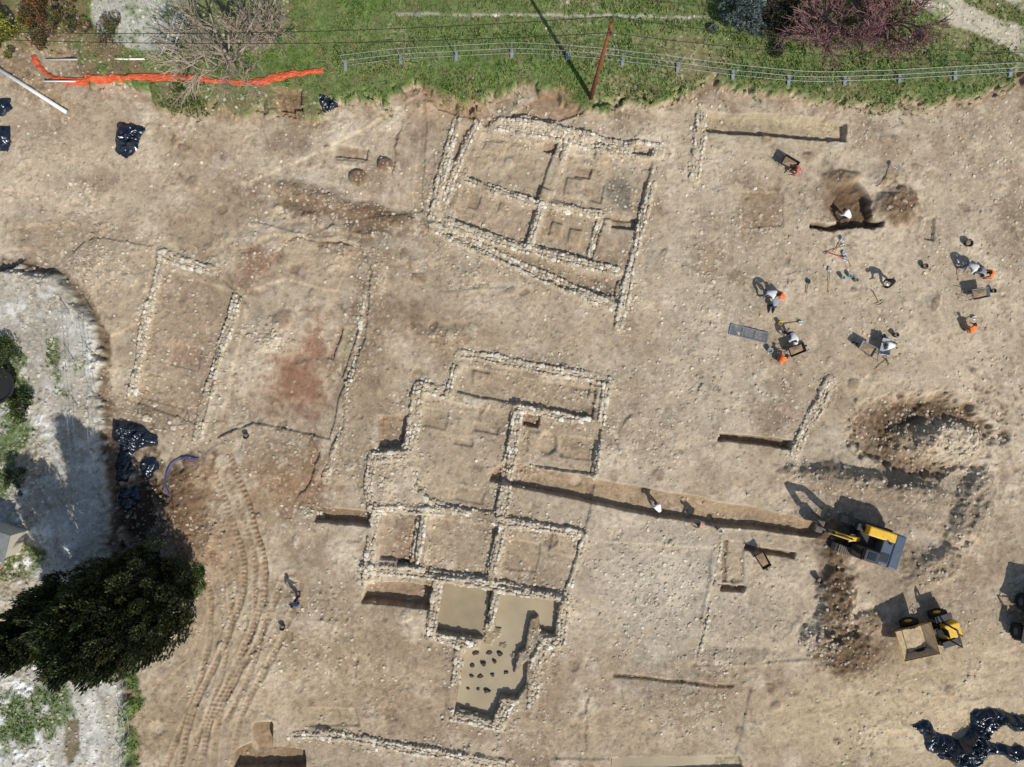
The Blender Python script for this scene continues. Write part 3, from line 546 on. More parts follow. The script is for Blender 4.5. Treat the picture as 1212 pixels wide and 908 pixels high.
def bare_tree(px,py,h,label,seed=5,mt='twig',nb=8,name='bare_tree',spread=.8,mr=.016):
    x,y=W(px,py); z=gz(x,y); e=empty(name,x,y,z,0,label,'tree' if name=='bare_tree' else 'bush')
    tr=MB(); br=MB(); random.seed(seed)
    tr.tube([(0,0,-.2),(.1,.1,h*.2),(.15,.2,h*.3)],[.2,.15,.1],8)
    def grow_(p,d,L,r,lv):
        q=p+d*L; mid=(p+q)/2+Vector([random.gauss(0,.08*L) for _ in range(3)]); br.tube([p,mid,q],[r,r*.8,r*.6],4 if lv>1 else 3,False)
        if lv==0: return
        for _ in range(4 if lv>1 else 5):
            nd=(d+Vector((random.gauss(0,.6),random.gauss(0,.6),random.gauss(.1,.4)))).normalized(); s=random.uniform(.3,1)
            grow_(p.lerp(q,s),nd,L*random.uniform(.5,.8),max(r*.6,mr),lv-1)
    for k in range(nb):
        a=k*6.283/nb+random.random()*.5; grow_(Vector((.1,.15,h*(.15+.015*k))),Vector((math.cos(a),math.sin(a),spread)).normalized(),h*.33,.08,3)
    tr.build('trunk',M[mt],e,True); br.build('branches',M[mt],e)
bare_tree(284,88,7.6,'leafless grey tree spreading over the white gravel and orange netting',nb=9,spread=.65,mr=.019)
bare_tree(325,55,3.8,'smaller leafless sapling right of the big leafless tree',8)
bare_tree(962,60,5.2,'large purple brown leafless bush on the grass bank',12,'ptwig',13,'twiggy_bush',.6,.024)
bare_tree(1030,52,5.0,'reddish leafless bush next to the pale track',15,'ptwig',13,'twiggy_bush',.6,.024)
# ------------------------------------------------------------------ pole, cables, fences
x,y=W(698,121); z=gz(x,y)-.05
e=empty('utility_pole',x,y,z,0,'tall rust brown utility pole standing on the grass bank edge','pole')
MB().tube([(0,0,-.3),(0,0,9.2)],[.15,.09],12).build('pole',M['rust'],e,True)
MB().box((0,0,8.9),(.1,1.0,.1)).build('crossarm',M['rust'],e)
for s in (-.42,.42): MB().lathe([(0,.0),(.04,0),(.06,.04),(.035,.07),(.06,.1),(.04,.15),(0,.16)],(0,s,8.95),8).build('insulator',M['glass'],e,True)
for s,lab,(ya,yb) in ((-.42,'overhead cable nearer the dig, strung through the utility pole top',(44,74)),(.42,'overhead cable nearer the grass field, strung through the utility pole top',(36,64))):
    zc=z+9.1; a=(*W(-80,ya,8.6),8.6); b=(*W(1300,yb,8.8),8.8); m_=(x,y+s,zc)
    pts=[]
    for (p,q) in ((a,m_),(m_,b)):
        for i in range(17):
            t=i/16; pts.append((p[0]+(q[0]-p[0])*t,p[1]+(q[1]-p[1])*t,p[2]+(q[2]-p[2])*t-4*.9*t*(1-t)))
    tag(MB().tube(pts,.018,5).build('overhead_cable',M['cable']),lab,'cable')
def fence(pts,h,step,label,mesh=True,m='steel',name='wire_fence',feet=True):
    cp=[W(*p) for p in crom(pts,6)]; x0,y0=cp[0]; z0=gz(x0,y0); e=empty(name,x0,y0,z0,0,label,'fence')
    P=[Vector((a,b,gz(a,b))) for a,b in cp]; tot=[0]
    for a,b in zip(P[:-1],P[1:]): tot.append(tot[-1]+(b-a).length)
    def at(s):
        for i in range(len(P)-1):
            if tot[i+1]>=s: return P[i].lerp(P[i+1],(s-tot[i])/(tot[i+1]-tot[i]+1e-9))
        return P[-1].copy()
    o=Vector((x0,y0,z0)); N=int(tot[-1]/step)
    for i in range(N+1):
        p=at(i*step)-o; mb=MB().tube([p+Vector((0,0,-.1)),p+Vector((0,0,h))],.028,6); mb.build('post',M[m],e)
        if feet: MB().box(p+Vector((0,0,.06)),(.22,.6,.14),taper=.9).build('foot',M['steel'],e)
    w=MB(); k=int(tot[-1]/.5); q=[at(i*.5)-o for i in range(k+1)]
    for zz in ([h*.98,h*.5,.12] if mesh else [h*.95,h*.5]): w.tube([p+Vector((0,0,zz)) for p in q],.010,4)
    if mesh:
        for i in range(int(tot[-1]/.25)):
            p=at(i*.25)-o; w.bar(p+Vector((0,0,.1)),p+Vector((0,0,h)),.006,.006)
    w.build('wire_mesh',M[m],e)
fence([(412,84),(480,76),(545,73),(612,70),(680,74),(748,80),(815,88),(883,97),(960,103),(1080,98),(1240,88)],1.5,3.6,'grey wire mesh fence along the grass bank at the top')
fence([(92,372),(98,450),(106,540),(116,650)],1.2,3,'thin wire fence inside the gravel yard',False,feet=False)
fence([(110,368),(118,440),(126,540),(132,640)],1.3,3,'wire fence along the gravel yard edge above the brown soil',True,feet=False)
fence([(152,800),(156,850),(153,930)],1.2,2.5,'short wire fence at the bottom left by the gravel path',True,feet=False)
cp=crom([(40,67),(50,82),(70,95),(110,98),(160,97),(230,98),(300,104),(345,95),(386,89)],14)
mb=MB(); vs=[]; fs=[]
for i,p in enumerate(cp):
    x,y=W(*p); a=cp[min(i+1,len(cp)-1)]; b=cp[max(i-1,0)]; d=Vector((a[0]-b[0],-(a[1]-b[1]),0)).normalized(); n_=Vector((-d.y,d.x,0)); wd=.19+.05*math.sin(i*.22)+.02*random.random()
    if i<26: wd*=.7
    for j in range(6):
        u=(j/5-.5)*2; q=Vector((x,y,0))+n_*(u*wd+.03*math.sin(i*.9)); vs.append((q.x,q.y,gz(q.x,q.y)+.06+.05*abs(math.sin(i*.7+j*1.3))+.10*(1-abs(u))*abs(math.sin(i*.31)) ))
for i in range(len(cp)-1):
    for j in range(5): fs.append((i*6+j,i*6+j+1,i*6+j+7,i*6+j+6))
mb.add(vs,fs); tag(mb.build('barrier_netting',M['orange']),'long crumpled strip of orange barrier netting at the top left','netting')
def pipe(name,a,b,r,m,label,cat,up=.1):
    (x0,y0),(x1,y1)=W(*a),W(*b); mb=MB().tube([(x0,y0,gz(x0,y0)+up),(x1,y1,gz(x1,y1)+up)],r,10); return tag(mb.build(name,M[m],None,True),label,cat)
pipe('long_pipe',(-10,76),(82,135),.13,'white','thick pale grey pipe lying across the far left soil','pipe',.25)
pipe('long_pipe',(56,72),(178,76),.06,'white','thin white pipe lying above the orange netting','pipe',.12)
pipe('long_pipe',(58,100),(92,98),.05,'white','short white pipe lying just under the left end of the netting','pipe',.2)
x,y=W(212,48); e=empty('metal_ladder',x,y,gz(x,y)+.1,math.radians(70),'white metal ladder lying on the gravel at the top left','ladder')
for s in (-.3,.3): MB().box((0,s,.05),(2.8,.06,.08)).build('rail',M['white'],e)
for i in range(11): MB().tube([(-1.25+i*.25,-.3,.05),(-1.25+i*.25,.3,.05)],.02,6).build('rung',M['white'],e)
# black plastic sheets
def tarp(pts,label,hh=.35,seed=1,step=.06,name='plastic_sheet'):
    xs=[p[0] for p in pts]; ys=[p[1] for p in pts]
    gx=np.arange(min(xs)-6,max(xs)+6,step*S); gy=np.arange(min(ys)-6,max(ys)+6,step*S); A,B=np.meshgrid(gx,gy)
    wx=(A-606)/S; wy=(454-B)/S
    n1=vn(wx,wy,1.1,seed)+.5*vn(wx,wy,2.3,seed+1); sd=sdpoly(pts,A+3.5*n1,B+4*vn(wx,wy,1.3,seed+3))
    rid=1-np.abs(vn(wx,wy,.8,seed+5)); rid2=1-np.abs(vn(wx+.3*n1,wy,1.7,seed+6)); rid3=1-np.abs(vn(wx,wy+.2*n1,3.4,seed+7)); rid4=1-np.abs(vn(wx+.15*n1,wy,6,seed+9))
    z=samp(Z,wx.ravel(),wy.ravel()).reshape(wx.shape)+.04+np.clip(-sd/8,0,1)*hh*(.1+.4*rid**4+.45*rid2**5+.28*rid3**4+.13*rid4**3)
    ins=sd<0; q=ins[:-1,:-1]&ins[1:,:-1]&ins[:-1,1:]&ins[1:,1:]; id_=np.arange(A.size).reshape(A.shape)
    Fq=np.stack([id_[1:,:-1],id_[1:,1:],id_[:-1,1:],id_[:-1,:-1]],-1)[q]
    u,inv=np.unique(Fq,return_inverse=True); V=np.stack([wx.ravel(),wy.ravel(),z.ravel()],-1)[u]
    o=np_mesh(name,V,inv.reshape(-1,4),M['blackplastic'],None,None,True); return tag(o,label,'plastic sheet')
tarp([(138,146),(160,143),(172,152),(166,176),(150,190),(138,180)],'crumpled black plastic sheet bundle alone on the upper left earth',.7,3)
tarp([(-30,118),(12,114),(20,126),(8,138),(-30,136)],'upper of two black plastic bundles at the left edge',.5,8)
tarp([(-30,146),(12,147),(16,168),(10,182),(-30,182)],'lower of two black plastic bundles at the left edge',.5,12)
tarp([(380,116),(396,116),(400,130),(384,134)],'small black plastic scrap at the foot of the grass bank',.3,15)
tarp([(133,498),(158,500),(186,512),(184,524),(160,530),(152,540),(160,556),(150,574),(136,570),(138,540)],'heap of black plastic along the gravel yard edge',.8,18)
tarp([(166,546),(184,542),(190,554),(174,566),(164,560)],'smaller crumpled black sheet on the brown soil left of the blue hose',.5,48)
tarp([(140,580),(160,574),(166,592),(148,610),(136,600)],'black sheet half hidden above the cypresses',.6,52)
tarp([(1078,856),(1096,854),(1114,868),(1136,874),(1150,862),(1150,844),(1172,836),(1196,844),(1240,850),(1240,866),(1210,868),(1192,862),(1176,866),(1172,876),(1200,884),(1240,892),(1240,910),(1204,902),(1172,890),(1164,902),(1148,914),(1118,902),(1096,882)],'big winding crumpled black plastic sheet in the bottom right corner',.9,25)
cp=crom([(204,586),(199,572),(200,556),(208,546),(222,542),(238,544)],6); tag(MB().tube([(*W(*p),gz(*W(*p))+.12) for p in cp],.035,8).build('blue_hose',M['bluepipe'],None,True),'curved blue hose sticking out of the brown soil','hose')
# shed, round cover
x,y=W(-22,672); z=gz(x,y); e=empty('tiled_shed',x,y,z,math.radians(8),'small shed with terracotta tiles at the left edge behind the cypresses','shed')
MB().box((0,0,1.2),(3.2,3.6,2.6)).build('wall',M['render'],e)
rf=MB()
for i in range(18):
    yy=-2.0+i*.23; rf.tube([(-1.9,yy,2.55),(1.95,yy,2.9)],.11,8)
rf.build('roof',M['tile'],e,True); MB().box((0,-.0,2.6),(3.5,4.1,.08),Matrix.Rotation(-.09,3,'Y')).build('roof_board',M['render'],e)
MB().box((1.61,0,1.0),(.05,.9,2.0)).build('door',M['dwood'],e)
x,y=W(22,632); z=gz(x,y); e=empty('garden_lean_to',x,y,z,math.radians(-18),'low lean-to with a grey sheet roof above the tiled shed','shed')
MB().box((0,0,.8),(2.0,1.5,1.7)).build('wall',M['render'],e); r_=MB()
for i in range(12): r_.box((-1.1+i*.2,0,1.75+.03*(i%2)),(.2,1.8,.05),Matrix.Rotation(.1,3,'X'))
r_.build('roof',M['roofgrey'],e)
x,y=W(14,456); z=gz(x,y); e=empty('trampoline',x,y,z,0,'black round trampoline on legs among bushes at the left edge','trampoline')
MB().lathe([(0,.62),(1.0,.62),(1.05,.65)],(0,0,0),28).build('mat',M['rubber'],e)
MB().lathe([(1.05,.6),(1.22,.6),(1.24,.66),(1.2,.7),(1.05,.7),(1.05,.6)],(0,0,0),28).build('rim',M['rubber'],e,True)
for k in range(6):
    a=k*math.pi/3; MB().tube([(1.12*math.cos(a),1.12*math.sin(a),-.05),(1.15*math.cos(a),1.15*math.sin(a),.62)],.03,6).build('leg',M['steel'],e)
random.seed(11)
for i,(px,py) in enumerate([(563,776),(577,779),(559,789),(573,792),(588,786),(557,804),(570,805),(584,802),(597,797),(553,820),(566,822),(579,819),(590,776)]):
    x,y=W(px+random.uniform(-3,3),py+random.uniform(-3,3)); k_=random.uniform(.7,1.3); n_=9; rr=[random.uniform(.65,1.25) for _ in range(n_)]; hh=random.uniform(.04,.16); ex=random.uniform(.8,1.4)
    mb=MB(); vs=[];fs=[]
    for zz,kk in ((-.1,1.15),(0,1.05),(hh*.6,.95),(hh,.75)):
        for q in range(n_):
            a=2*math.pi*q/n_; ca,sa=math.cos(a),math.sin(a); sq=1/max(abs(ca),abs(sa))**.6
            vs.append((.14*k_*ex*rr[q]*kk*ca*sq,.12*k_*rr[q]*kk*sa*sq,zz))
    for l in range(3):
        for q in range(n_): fs.append((l*n_+q,l*n_+(q+1)%n_,(l+1)*n_+(q+1)%n_,(l+1)*n_+q))
    fs.append(tuple(3*n_+q for q in range(n_))); mb.add(vs,fs)
    o=mb.build('pillar_stub',M['mud'],None,False,0,(x,y,-.48)); tag(o,'dark stub of a small brick pillar poking out of the muddy water','pillar','brick pillar stubs in the flooded room')
# ------------------------------------------------------------------ tools
def placed(name,px,py,rz,label,cat,group=None,z=0,dz=0):
    x,y=W(px,py,z); return empty(name,x,y,gz(x,y)+dz,math.radians(rz),label,cat,group)
def bucket(px,py,m,label,r=.17,group='buckets around the dig'):
    e=placed('bucket',px,py,random.randint(0,180),label,'bucket',group)
    MB().lathe([(0,.02),(r*.75,.02),(r,.3),(r*1.08,.3),(r*1.08,.32),(r*.95,.32),(r*.72,.04),(0,.04)],(0,0,0),18).build('body',M[m],e,True)
    MB().tube([(r*1.05*math.cos(a),.02+r*.5*math.sin(a),.31+r*.5*math.sin(a)) for a in np.linspace(0,math.pi,9)],.008,5).build('handle',M['steel'],e)
    MB().lathe([(0,.22),(r*.6,.2),(r*.85,.17)],(0,0,0),12).build('soil_fill',M['soil'],e,True)
def shovel(px,py,rz,label,handle='wood',L=1.25,blade='steel'):
    e=placed('shovel',px,py,rz,label,'shovel','shovels and picks lying on the earth',0,.07)
    MB().tube([(-L/2,0,.02),(L/2,0,.05)],.025,8).build('handle',M[handle],e,True)
    mb=MB(); vs=[];fs=[]
    for i,(u,w) in enumerate([(0,.10),(.08,.13),(.2,.125),(.28,.08),(.32,.01)]):
        for j in range(5): vs.append((L/2+u-.02,(j/4-.5)*2*w,.04+.03*abs(j/4-.5)*2-.03*u))
    for i in range(4):
        for j in range(4): fs.append((i*5+j,i*5+j+1,i*5+j+6,i*5+j+5))
    mb.add(vs,fs); o=mb.build('blade',M[blade],e,True); s=o.modifiers.new('s','SOLIDIFY'); s.thickness=.006
    MB().tube([(-L/2,-.07,.02),(-L/2,.07,.02)],.02,6).build('grip',M[handle],e,True)
def pick(px,py,rz,label):
    e=placed('pickaxe',px,py,rz,label,'pickaxe','shovels and picks lying on the earth',0,.06)
    MB().tube([(-.5,0,.02),(.5,0,.05)],[.02,.026],8).build('handle',M['wood'],e,True)
    MB().tube([(.42,-.32,.0),(.48,-.15,.06),(.5,0,.07),(.48,.15,.06),(.42,.32,.0)],[.008,.025,.035,.025,.01],6).build('head',M['dark'],e,True)
def barrow(px,py,rz,label,m='greyplastic',load=True):
    e=placed('wheelbarrow',px,py,rz,label,'wheelbarrow','wheelbarrows of the diggers',.5)
    mb=MB()
    o=[(.55,-.3,.72),(.55,.3,.72),(-.5,.34,.66),(-.5,-.34,.66)]; i=[(.22,-.18,.36),(.22,.18,.36),(-.32,.22,.34),(-.32,-.22,.34)]
    mb.add(o+i,[(0,1,5,4),(1,2,6,5),(2,3,7,6),(3,0,4,7),(4,5,6,7)]); t=mb.build('tray',M[m],e,False,.02); s=t.modifiers.new('s','SOLIDIFY'); s.thickness=.02
    if load: MB().add([(.42,-.22,.58),(.42,.22,.58),(-.4,.26,.54),(-.4,-.26,.54),(0,0,.66)],[(0,1,4),(1,2,4),(2,3,4),(3,0,4)]).build('soil_load',M['soil'],e)
    for s in (-1,1):
        MB().tube([(.72,s*.06,.2),(.2,s*.2,.33),(-.5,s*.27,.36),(-1.0,s*.3,.55)],.018,6).build('handle',M['dark'],e,True)
        MB().tube([(-.3,s*.22,.34),(-.4,s*.24,0),(-.52,s*.27,.34)],.015,6).build('leg',M['dark'],e,True)
    R=Matrix.Rotation(math.pi/2,3,'X')
    w=MB().lathe([(.12,-.04),(.17,-.045),(.2,0),(.17,.045),(.12,.04)],(.72,0,.2),20,R).build('wheel',M['rubber'],e,True)
    MB().lathe([(0,-.03),(.12,-.03),(.12,.03),(0,.03)],(.72,0,.2),14,R).build('rim',M['steel'],w)
bucket(1092,316,'blackbucket','black bucket alone between two pairs of diggers'); bucket(1143,289,'blackbucket','black bucket above the right-hand group of diggers',.24)
bucket(922,383,'yellowp','small yellow bucket above the black wheelbarrow',.13); bucket(910,415,'paleblue','pale blue bucket left of the black wheelbarrow')
bucket(336,741,'blackbucket','dark bucket standing below the lone digger at lower left'); bucket(293,516,'blackbucket','black bucket near the western room')
bucket(852,628,'c_white','white bucket just right of the orange clad digger in the long trench'); bucket(996,329,'paleblue','leftmost pale blue bucket below the bundle of tools',.13)
bucket(1004,327,'paleblue','middle pale blue bucket below the bundle of tools',.13); bucket(1011,332,'greyplastic','rightmost grey blue bucket below the bundle of tools',.13)
bucket(1172,345,'blackbucket','black bucket right of the grey wheelbarrow at far right',.14); bucket(968,686,'blackbucket','dark bucket sunk in brown soil below the yellow excavator',.2)
bucket(1058,397,'blackbucket','black bucket beside the kneeling pale clad digger',.16)
shovel(981,334,90,'shovel with upright yellow handle left of the pale blue buckets',L=1.4); shovel(1046,214,55,'long yellow handled shovel lying beside the dark pit',L=1.6)
pick(1036,352,-60,'brown handled pickaxe lying below the dark clothed digger'); shovel(955,341,80,'short dark shovel right of the two western diggers','dwood',.6,'dark')
shovel(1133,322,95,'shovel left of the right-hand group of diggers','wood',1.2); shovel(984,297,25,'upper shovel of the tool bundle','c_red',1.1); shovel(988,303,-20,'lower shovel of the tool bundle','c_red',1.0)
shovel(990,293,60,'steepest shovel of the tool bundle','wood',.9); shovel(936,383,5,'shovel lying flat above the black wheelbarrow','wood',1.0); pick(1042,432,40,'pickaxe lying below the pair of grey wheelbarrows')
shovel(1142,378,10,'shovel lying above the lowest orange clad digger','wood',.8); shovel(1003,309,120,'shovel just right of the tool bundle','wood',.9)
barrow(942,414,20,'black wheelbarrow beside the bending white shirted digger','blackbucket'); barrow(1026,413,150,'left grey wheelbarrow of the pair by the kneeling digger'); barrow(1047,411,80,'right pale wheelbarrow of the pair by the kneeling digger','steel',False)
barrow(1158,348,10,'grey wheelbarrow below the right-hand group of diggers'); barrow(903,663,-60,'black wheelbarrow standing alone left of the yellow excavator','blackbucket'); barrow(934,193,-30,'dark wheelbarrow beside the red shirted digger','blackbucket')
x,y=W(886,395); e=empty('sieve_panel',x,y,gz(x,y)+.08,math.radians(-14),'grey rectangular sieve panel lying on the pale earth','sieve')
for s in (-.33,.33): MB().box((0,s,.03),(2.6,.06,.06)).build('frame_rail',M['greyplastic'],e)
for s in (-1.27,-.43,.43,1.27): MB().box((s,0,.03),(.06,.6,.055)).build('frame_bar',M['greyplastic'],e)
mb=MB()
for i in range(52): mb.box((-1.25+i*.049,0,.02),(.018,.6,.01))
for i in range(12): mb.box((0,-.28+i*.051,.028),(2.5,.014,.008))
mb.build('mesh',M['greyplastic'],e)
# ------------------------------------------------------------------ people
def skin_obj(name,chains,m,parent,sub=1):
    vs=[];rs=[];key={};ed=[]
    for ch in chains:
        pr=None
        for (p,r) in ch:
            k=tuple(round(c,4) for c in p)
            if k not in key: key[k]=len(vs); vs.append(k); rs.append(r)
            i=key[k]
            if pr is not None and pr!=i: ed.append((pr,i))
            pr=i
    me=bpy.data.meshes.new(name); me.from_pydata(vs,ed,[]); o=bpy.data.objects.new(name,me); COL.objects.link(o); o.parent=parent; me.materials.append(m)
    sk=o.modifiers.new('skin','SKIN'); sk.use_smooth_shade=True
    par=list(range(len(vs)))
    def fd(a):
        while par[a]!=a: a=par[a]
        return a
    for a,b in ed: par[max(fd(a),fd(b))]=min(fd(a),fd(b))
    d=me.skin_vertices[0].data if len(me.skin_vertices) else None
    if d:
        for i,r in enumerate(rs):
            d[i].radius=r if isinstance(r,tuple) else (r,r); d[i].use_root=(fd(i)==i)
    s=o.modifiers.new('sub','SUBSURF'); s.levels=sub; s.render_levels=sub
    return o
def V3(*a): return Vector(a)
POSE={
'stand':dict(pel=(0,0,.95),wst=(.0,0,1.1),chs=(.02,0,1.32),nck=(.03,0,1.5),hd=(.05,0,1.63),hip=(0,.1,.9),kn=[(.04,.12,.5)]*2,an=[(0,.13,.1)]*2,sh=(.01,.19,1.42),el=[(.05,.28,1.15)]*2,wr=[(.25,.24,1.0)]*2),
'walk':dict(pel=(0,0,.93),wst=(.02,0,1.08),chs=(.05,0,1.3),nck=(.07,0,1.48),hd=(.1,0,1.61),hip=(0,.1,.88),kn=[(.22,.11,.52),(-.02,.11,.48)],an=[(.28,.12,.1),(-.32,.12,.16)],sh=(.04,.19,1.4),el=[(-.1,.27,1.16),(.16,.27,1.15)],wr=[(-.08,.27,.92),(.34,.24,1.02)]),
'bend':dict(pel=(-.15,0,.9),wst=(-.02,0,1.02),chs=(.22,0,1.14),nck=(.38,0,1.2),hd=(.5,0,1.22),hip=(-.14,.1,.86),kn=[(.1,.16,.5),(-.12,.16,.48)],an=[(.05,.18,.1),(-.3,.18,.1)],sh=(.3,.19,1.14),el=[(.42,.26,.88),(.36,.26,.86)],wr=[(.6,.12,.72),(.42,.1,.62)]),
'crouch':dict(pel=(-.18,0,.38),wst=(-.1,0,.52),chs=(.08,0,.7),nck=(.2,0,.82),hd=(.3,0,.9),hip=(-.16,.12,.36),kn=[(.22,.2,.5),(.2,.2,.48)],an=[(.0,.18,.1),(-.06,.18,.1)],sh=(.12,.19,.76),el=[(.32,.26,.52),(.3,.26,.5)],wr=[(.5,.16,.3),(.48,.14,.24)]),
'kneel':dict(pel=(-.25,0,.45),wst=(-.12,0,.52),chs=(.14,0,.6),nck=(.32,0,.66),hd=(.44,0,.68),hip=(-.24,.11,.42),kn=[(-.12,.15,.08),(-.1,.15,.08)],an=[(-.52,.14,.09),(-.5,.14,.09)],sh=(.22,.19,.62),el=[(.32,.27,.36),(.3,.27,.36)],wr=[(.5,.2,.14),(.4,.2,.12)])}
def person(px,py,rz,pose,shirt,pants,label,vest=False,hair='hair',hat=None,tool=None):
    q=POSE[pose]; e=placed('person',px,py,rz,label,'person',None,q['chs'][2])
    pel,wst,chs,nck,hd=[Vector(q[k]) for k in('pel','wst','chs','nck','hd')]
    f=V3(1,0,-.25 if pose in('stand','walk') else -.75).normalized()
    ax=(hd-nck).normalized(); top=hd+ax*.09; f=(f-ax*f.dot(ax)).normalized()
    ch=[[(pel,.12),(wst,(.13,.105)),(chs,(.16,.12)),(nck,.06),(hd-ax*.04,.075),(hd+ax*.03,.095),(top,.07)],[(hd-ax*.04,.075),(hd-ax*.02+f*.1,.018)]]
    sh_=[[(pel,.14),(wst,(.15,.125)),(chs,(.175,.14)),(nck,.075)]]; tr=[[(wst,.12),(pel,.145)]]; ve=[[(wst,(.165,.14)),(chs,(.19,.155))]]
    boots=[]
    for s,i in ((1,0),(-1,1)):
        g=lambda k:Vector((q[k][i][0],q[k][i][1]*s,q[k][i][2]))
        hip=Vector((q['hip'][0],q['hip'][1]*s,q['hip'][2])); sho=Vector((q['sh'][0],q['sh'][1]*s,q['sh'][2])); kn,an,el,wr=g('kn'),g('an'),g('el'),g('wr')
        lay=pose=='kneel'; toe=an+(V3(-.14,0,-.06) if lay else V3(.17,.03*s,-.05))
        ch.append([(pel,.12),(hip,.1),(kn,.062),(an,.042),(toe,.035)])
        d=(wr-el).normalized(); palm=wr+d*.07
        ch.append([(chs,(.16,.12)),(sho,.068),(el,.045),(wr,.028),(palm,.036)])
        sh_.append([(chs,(.175,.14)),(sho,.085),(el,.062),(el.lerp(wr,.7),.048)]); ve.append([(chs,(.19,.155)),(sho*1.0+V3(0,-.02*s,0),.1)])
        tr.append([(pel,.145),(hip,.118),(kn,.085),(an+V3(0,0,.03),.068)])
        boots.append([(an+V3(0,0,.06),.062),(an,.06),(toe,.048)])
        lat=Vector((0,s,0)); dn=d.cross(lat).normalized()
        for j,(o_,L) in enumerate(((-.027,.075),(-.009,.085),(.009,.08),(.026,.062))):
            b=palm+lat*o_; ch.append([(b,.011),(b+d*L*.5+dn*.012,.0095),(b+d*L*.85+dn*.045,.008)])
        b=wr+d*.03-lat*.02; ch.append([(b,.012),(b-lat*.035+d*.03,.011),(b-lat*.04+d*.06+dn*.02,.009)])
    skin_obj('body',ch,M['skin'],e); skin_obj('shirt',sh_,M[shirt],e); skin_obj('trousers',tr,M[pants],e)
    for b in boots: skin_obj('boot',[b],M['boot'],e)
    if vest: skin_obj('vest',ve,M['hivis'],e)
    hm=MB(); R=ax.to_track_quat('Z','Y').to_matrix()
    if hat:
        hm.lathe([(.17,-.01),(.115,.005),(.112,.05),(.09,.09),(.05,.115),(0,.12)],hd+ax*.035,16,R); hm.build('hat',M[hat],e,True)
    hm=MB(); hm.lathe([(.08,-.07),(.103,-.03),(.11,.02),(.1,.07),(.065,.11),(0,.125)],hd+ax*.0-f*.02,14,R); hm.build('hair',M[hair],e,True)
    sd=ax.cross(f).normalized()
    for s in (-1,1):
        MB().lathe([(0,-.012),(.01,-.006),(.012,0),(.01,.006),(0,.012)],hd+f*.088+ax*.01+sd*s*.034,8).build('eye',M['eye'],e,True)
    MB().box(hd+f*.085-ax*.055,(.01,.045,.01)).build('mouth',M['c_red'],e)
    return e
P_=person
P_(783,606,120,'bend','c_white','c_navy','person in a white shirt and dark trousers standing in the long trench')
P_(832,622,170,'crouch','c_grey','c_khaki','person in an orange vest crouching in the right half of the long trench',True,hair='hairdk')
P_(347,717,60,'walk','c_blue','c_navy','lone person in blue grey walking on the lower left earth')
P_(912,346,-20,'bend','c_white','c_jean','person in a white shirt and jeans bending at the left of the digging group',hair='hairdk')
P_(927,351,160,'crouch','hivis','c_grey','person in orange crouching face to face with the bending white shirt at the left',True)
P_(1058,333,200,'bend','c_black','c_black','person in black with a white hat digging in the middle of the team',hat='c_white')
P_(1151,314,-40,'bend','c_white','c_jean','person in a white top bending in the right-hand group')
P_(1174,325,170,'crouch','hivis','c_navy','person in orange beside the right-hand white topped digger',True,hair='hairdk')
P_(1152,390,100,'crouch','hivis','c_khaki','person in orange crouching alone at the lowest right of the team',True)
P_(940,396,-80,'bend','c_white','c_navy','person in white leaning over the black wheelbarrow',hat='c_white')
P_(927,426,60,'crouch','hivis','c_khaki','small crouching person in orange below the black wheelbarrow',True,hair='hairdk')
P_(1056,409,180,'kneel','c_white','c_grey','person in pale clothes kneeling beside the two grey wheelbarrows')
P_(1012,252,140,'bend','c_white','c_khaki','person in a white shirt bending inside the dark pit',hair='hairdk')
P_(946,200,190,'crouch','c_red','c_khaki','person in a red and pink shirt crouching near the long shallow trench')
P_(1164,318,250,'bend','c_grey','c_black','person in grey between the white and the orange diggers on the right',hair='hairdk')
P_(918,358,80,'kneel','c_grey','c_navy','person in grey kneeling below the bending white shirt at the left')
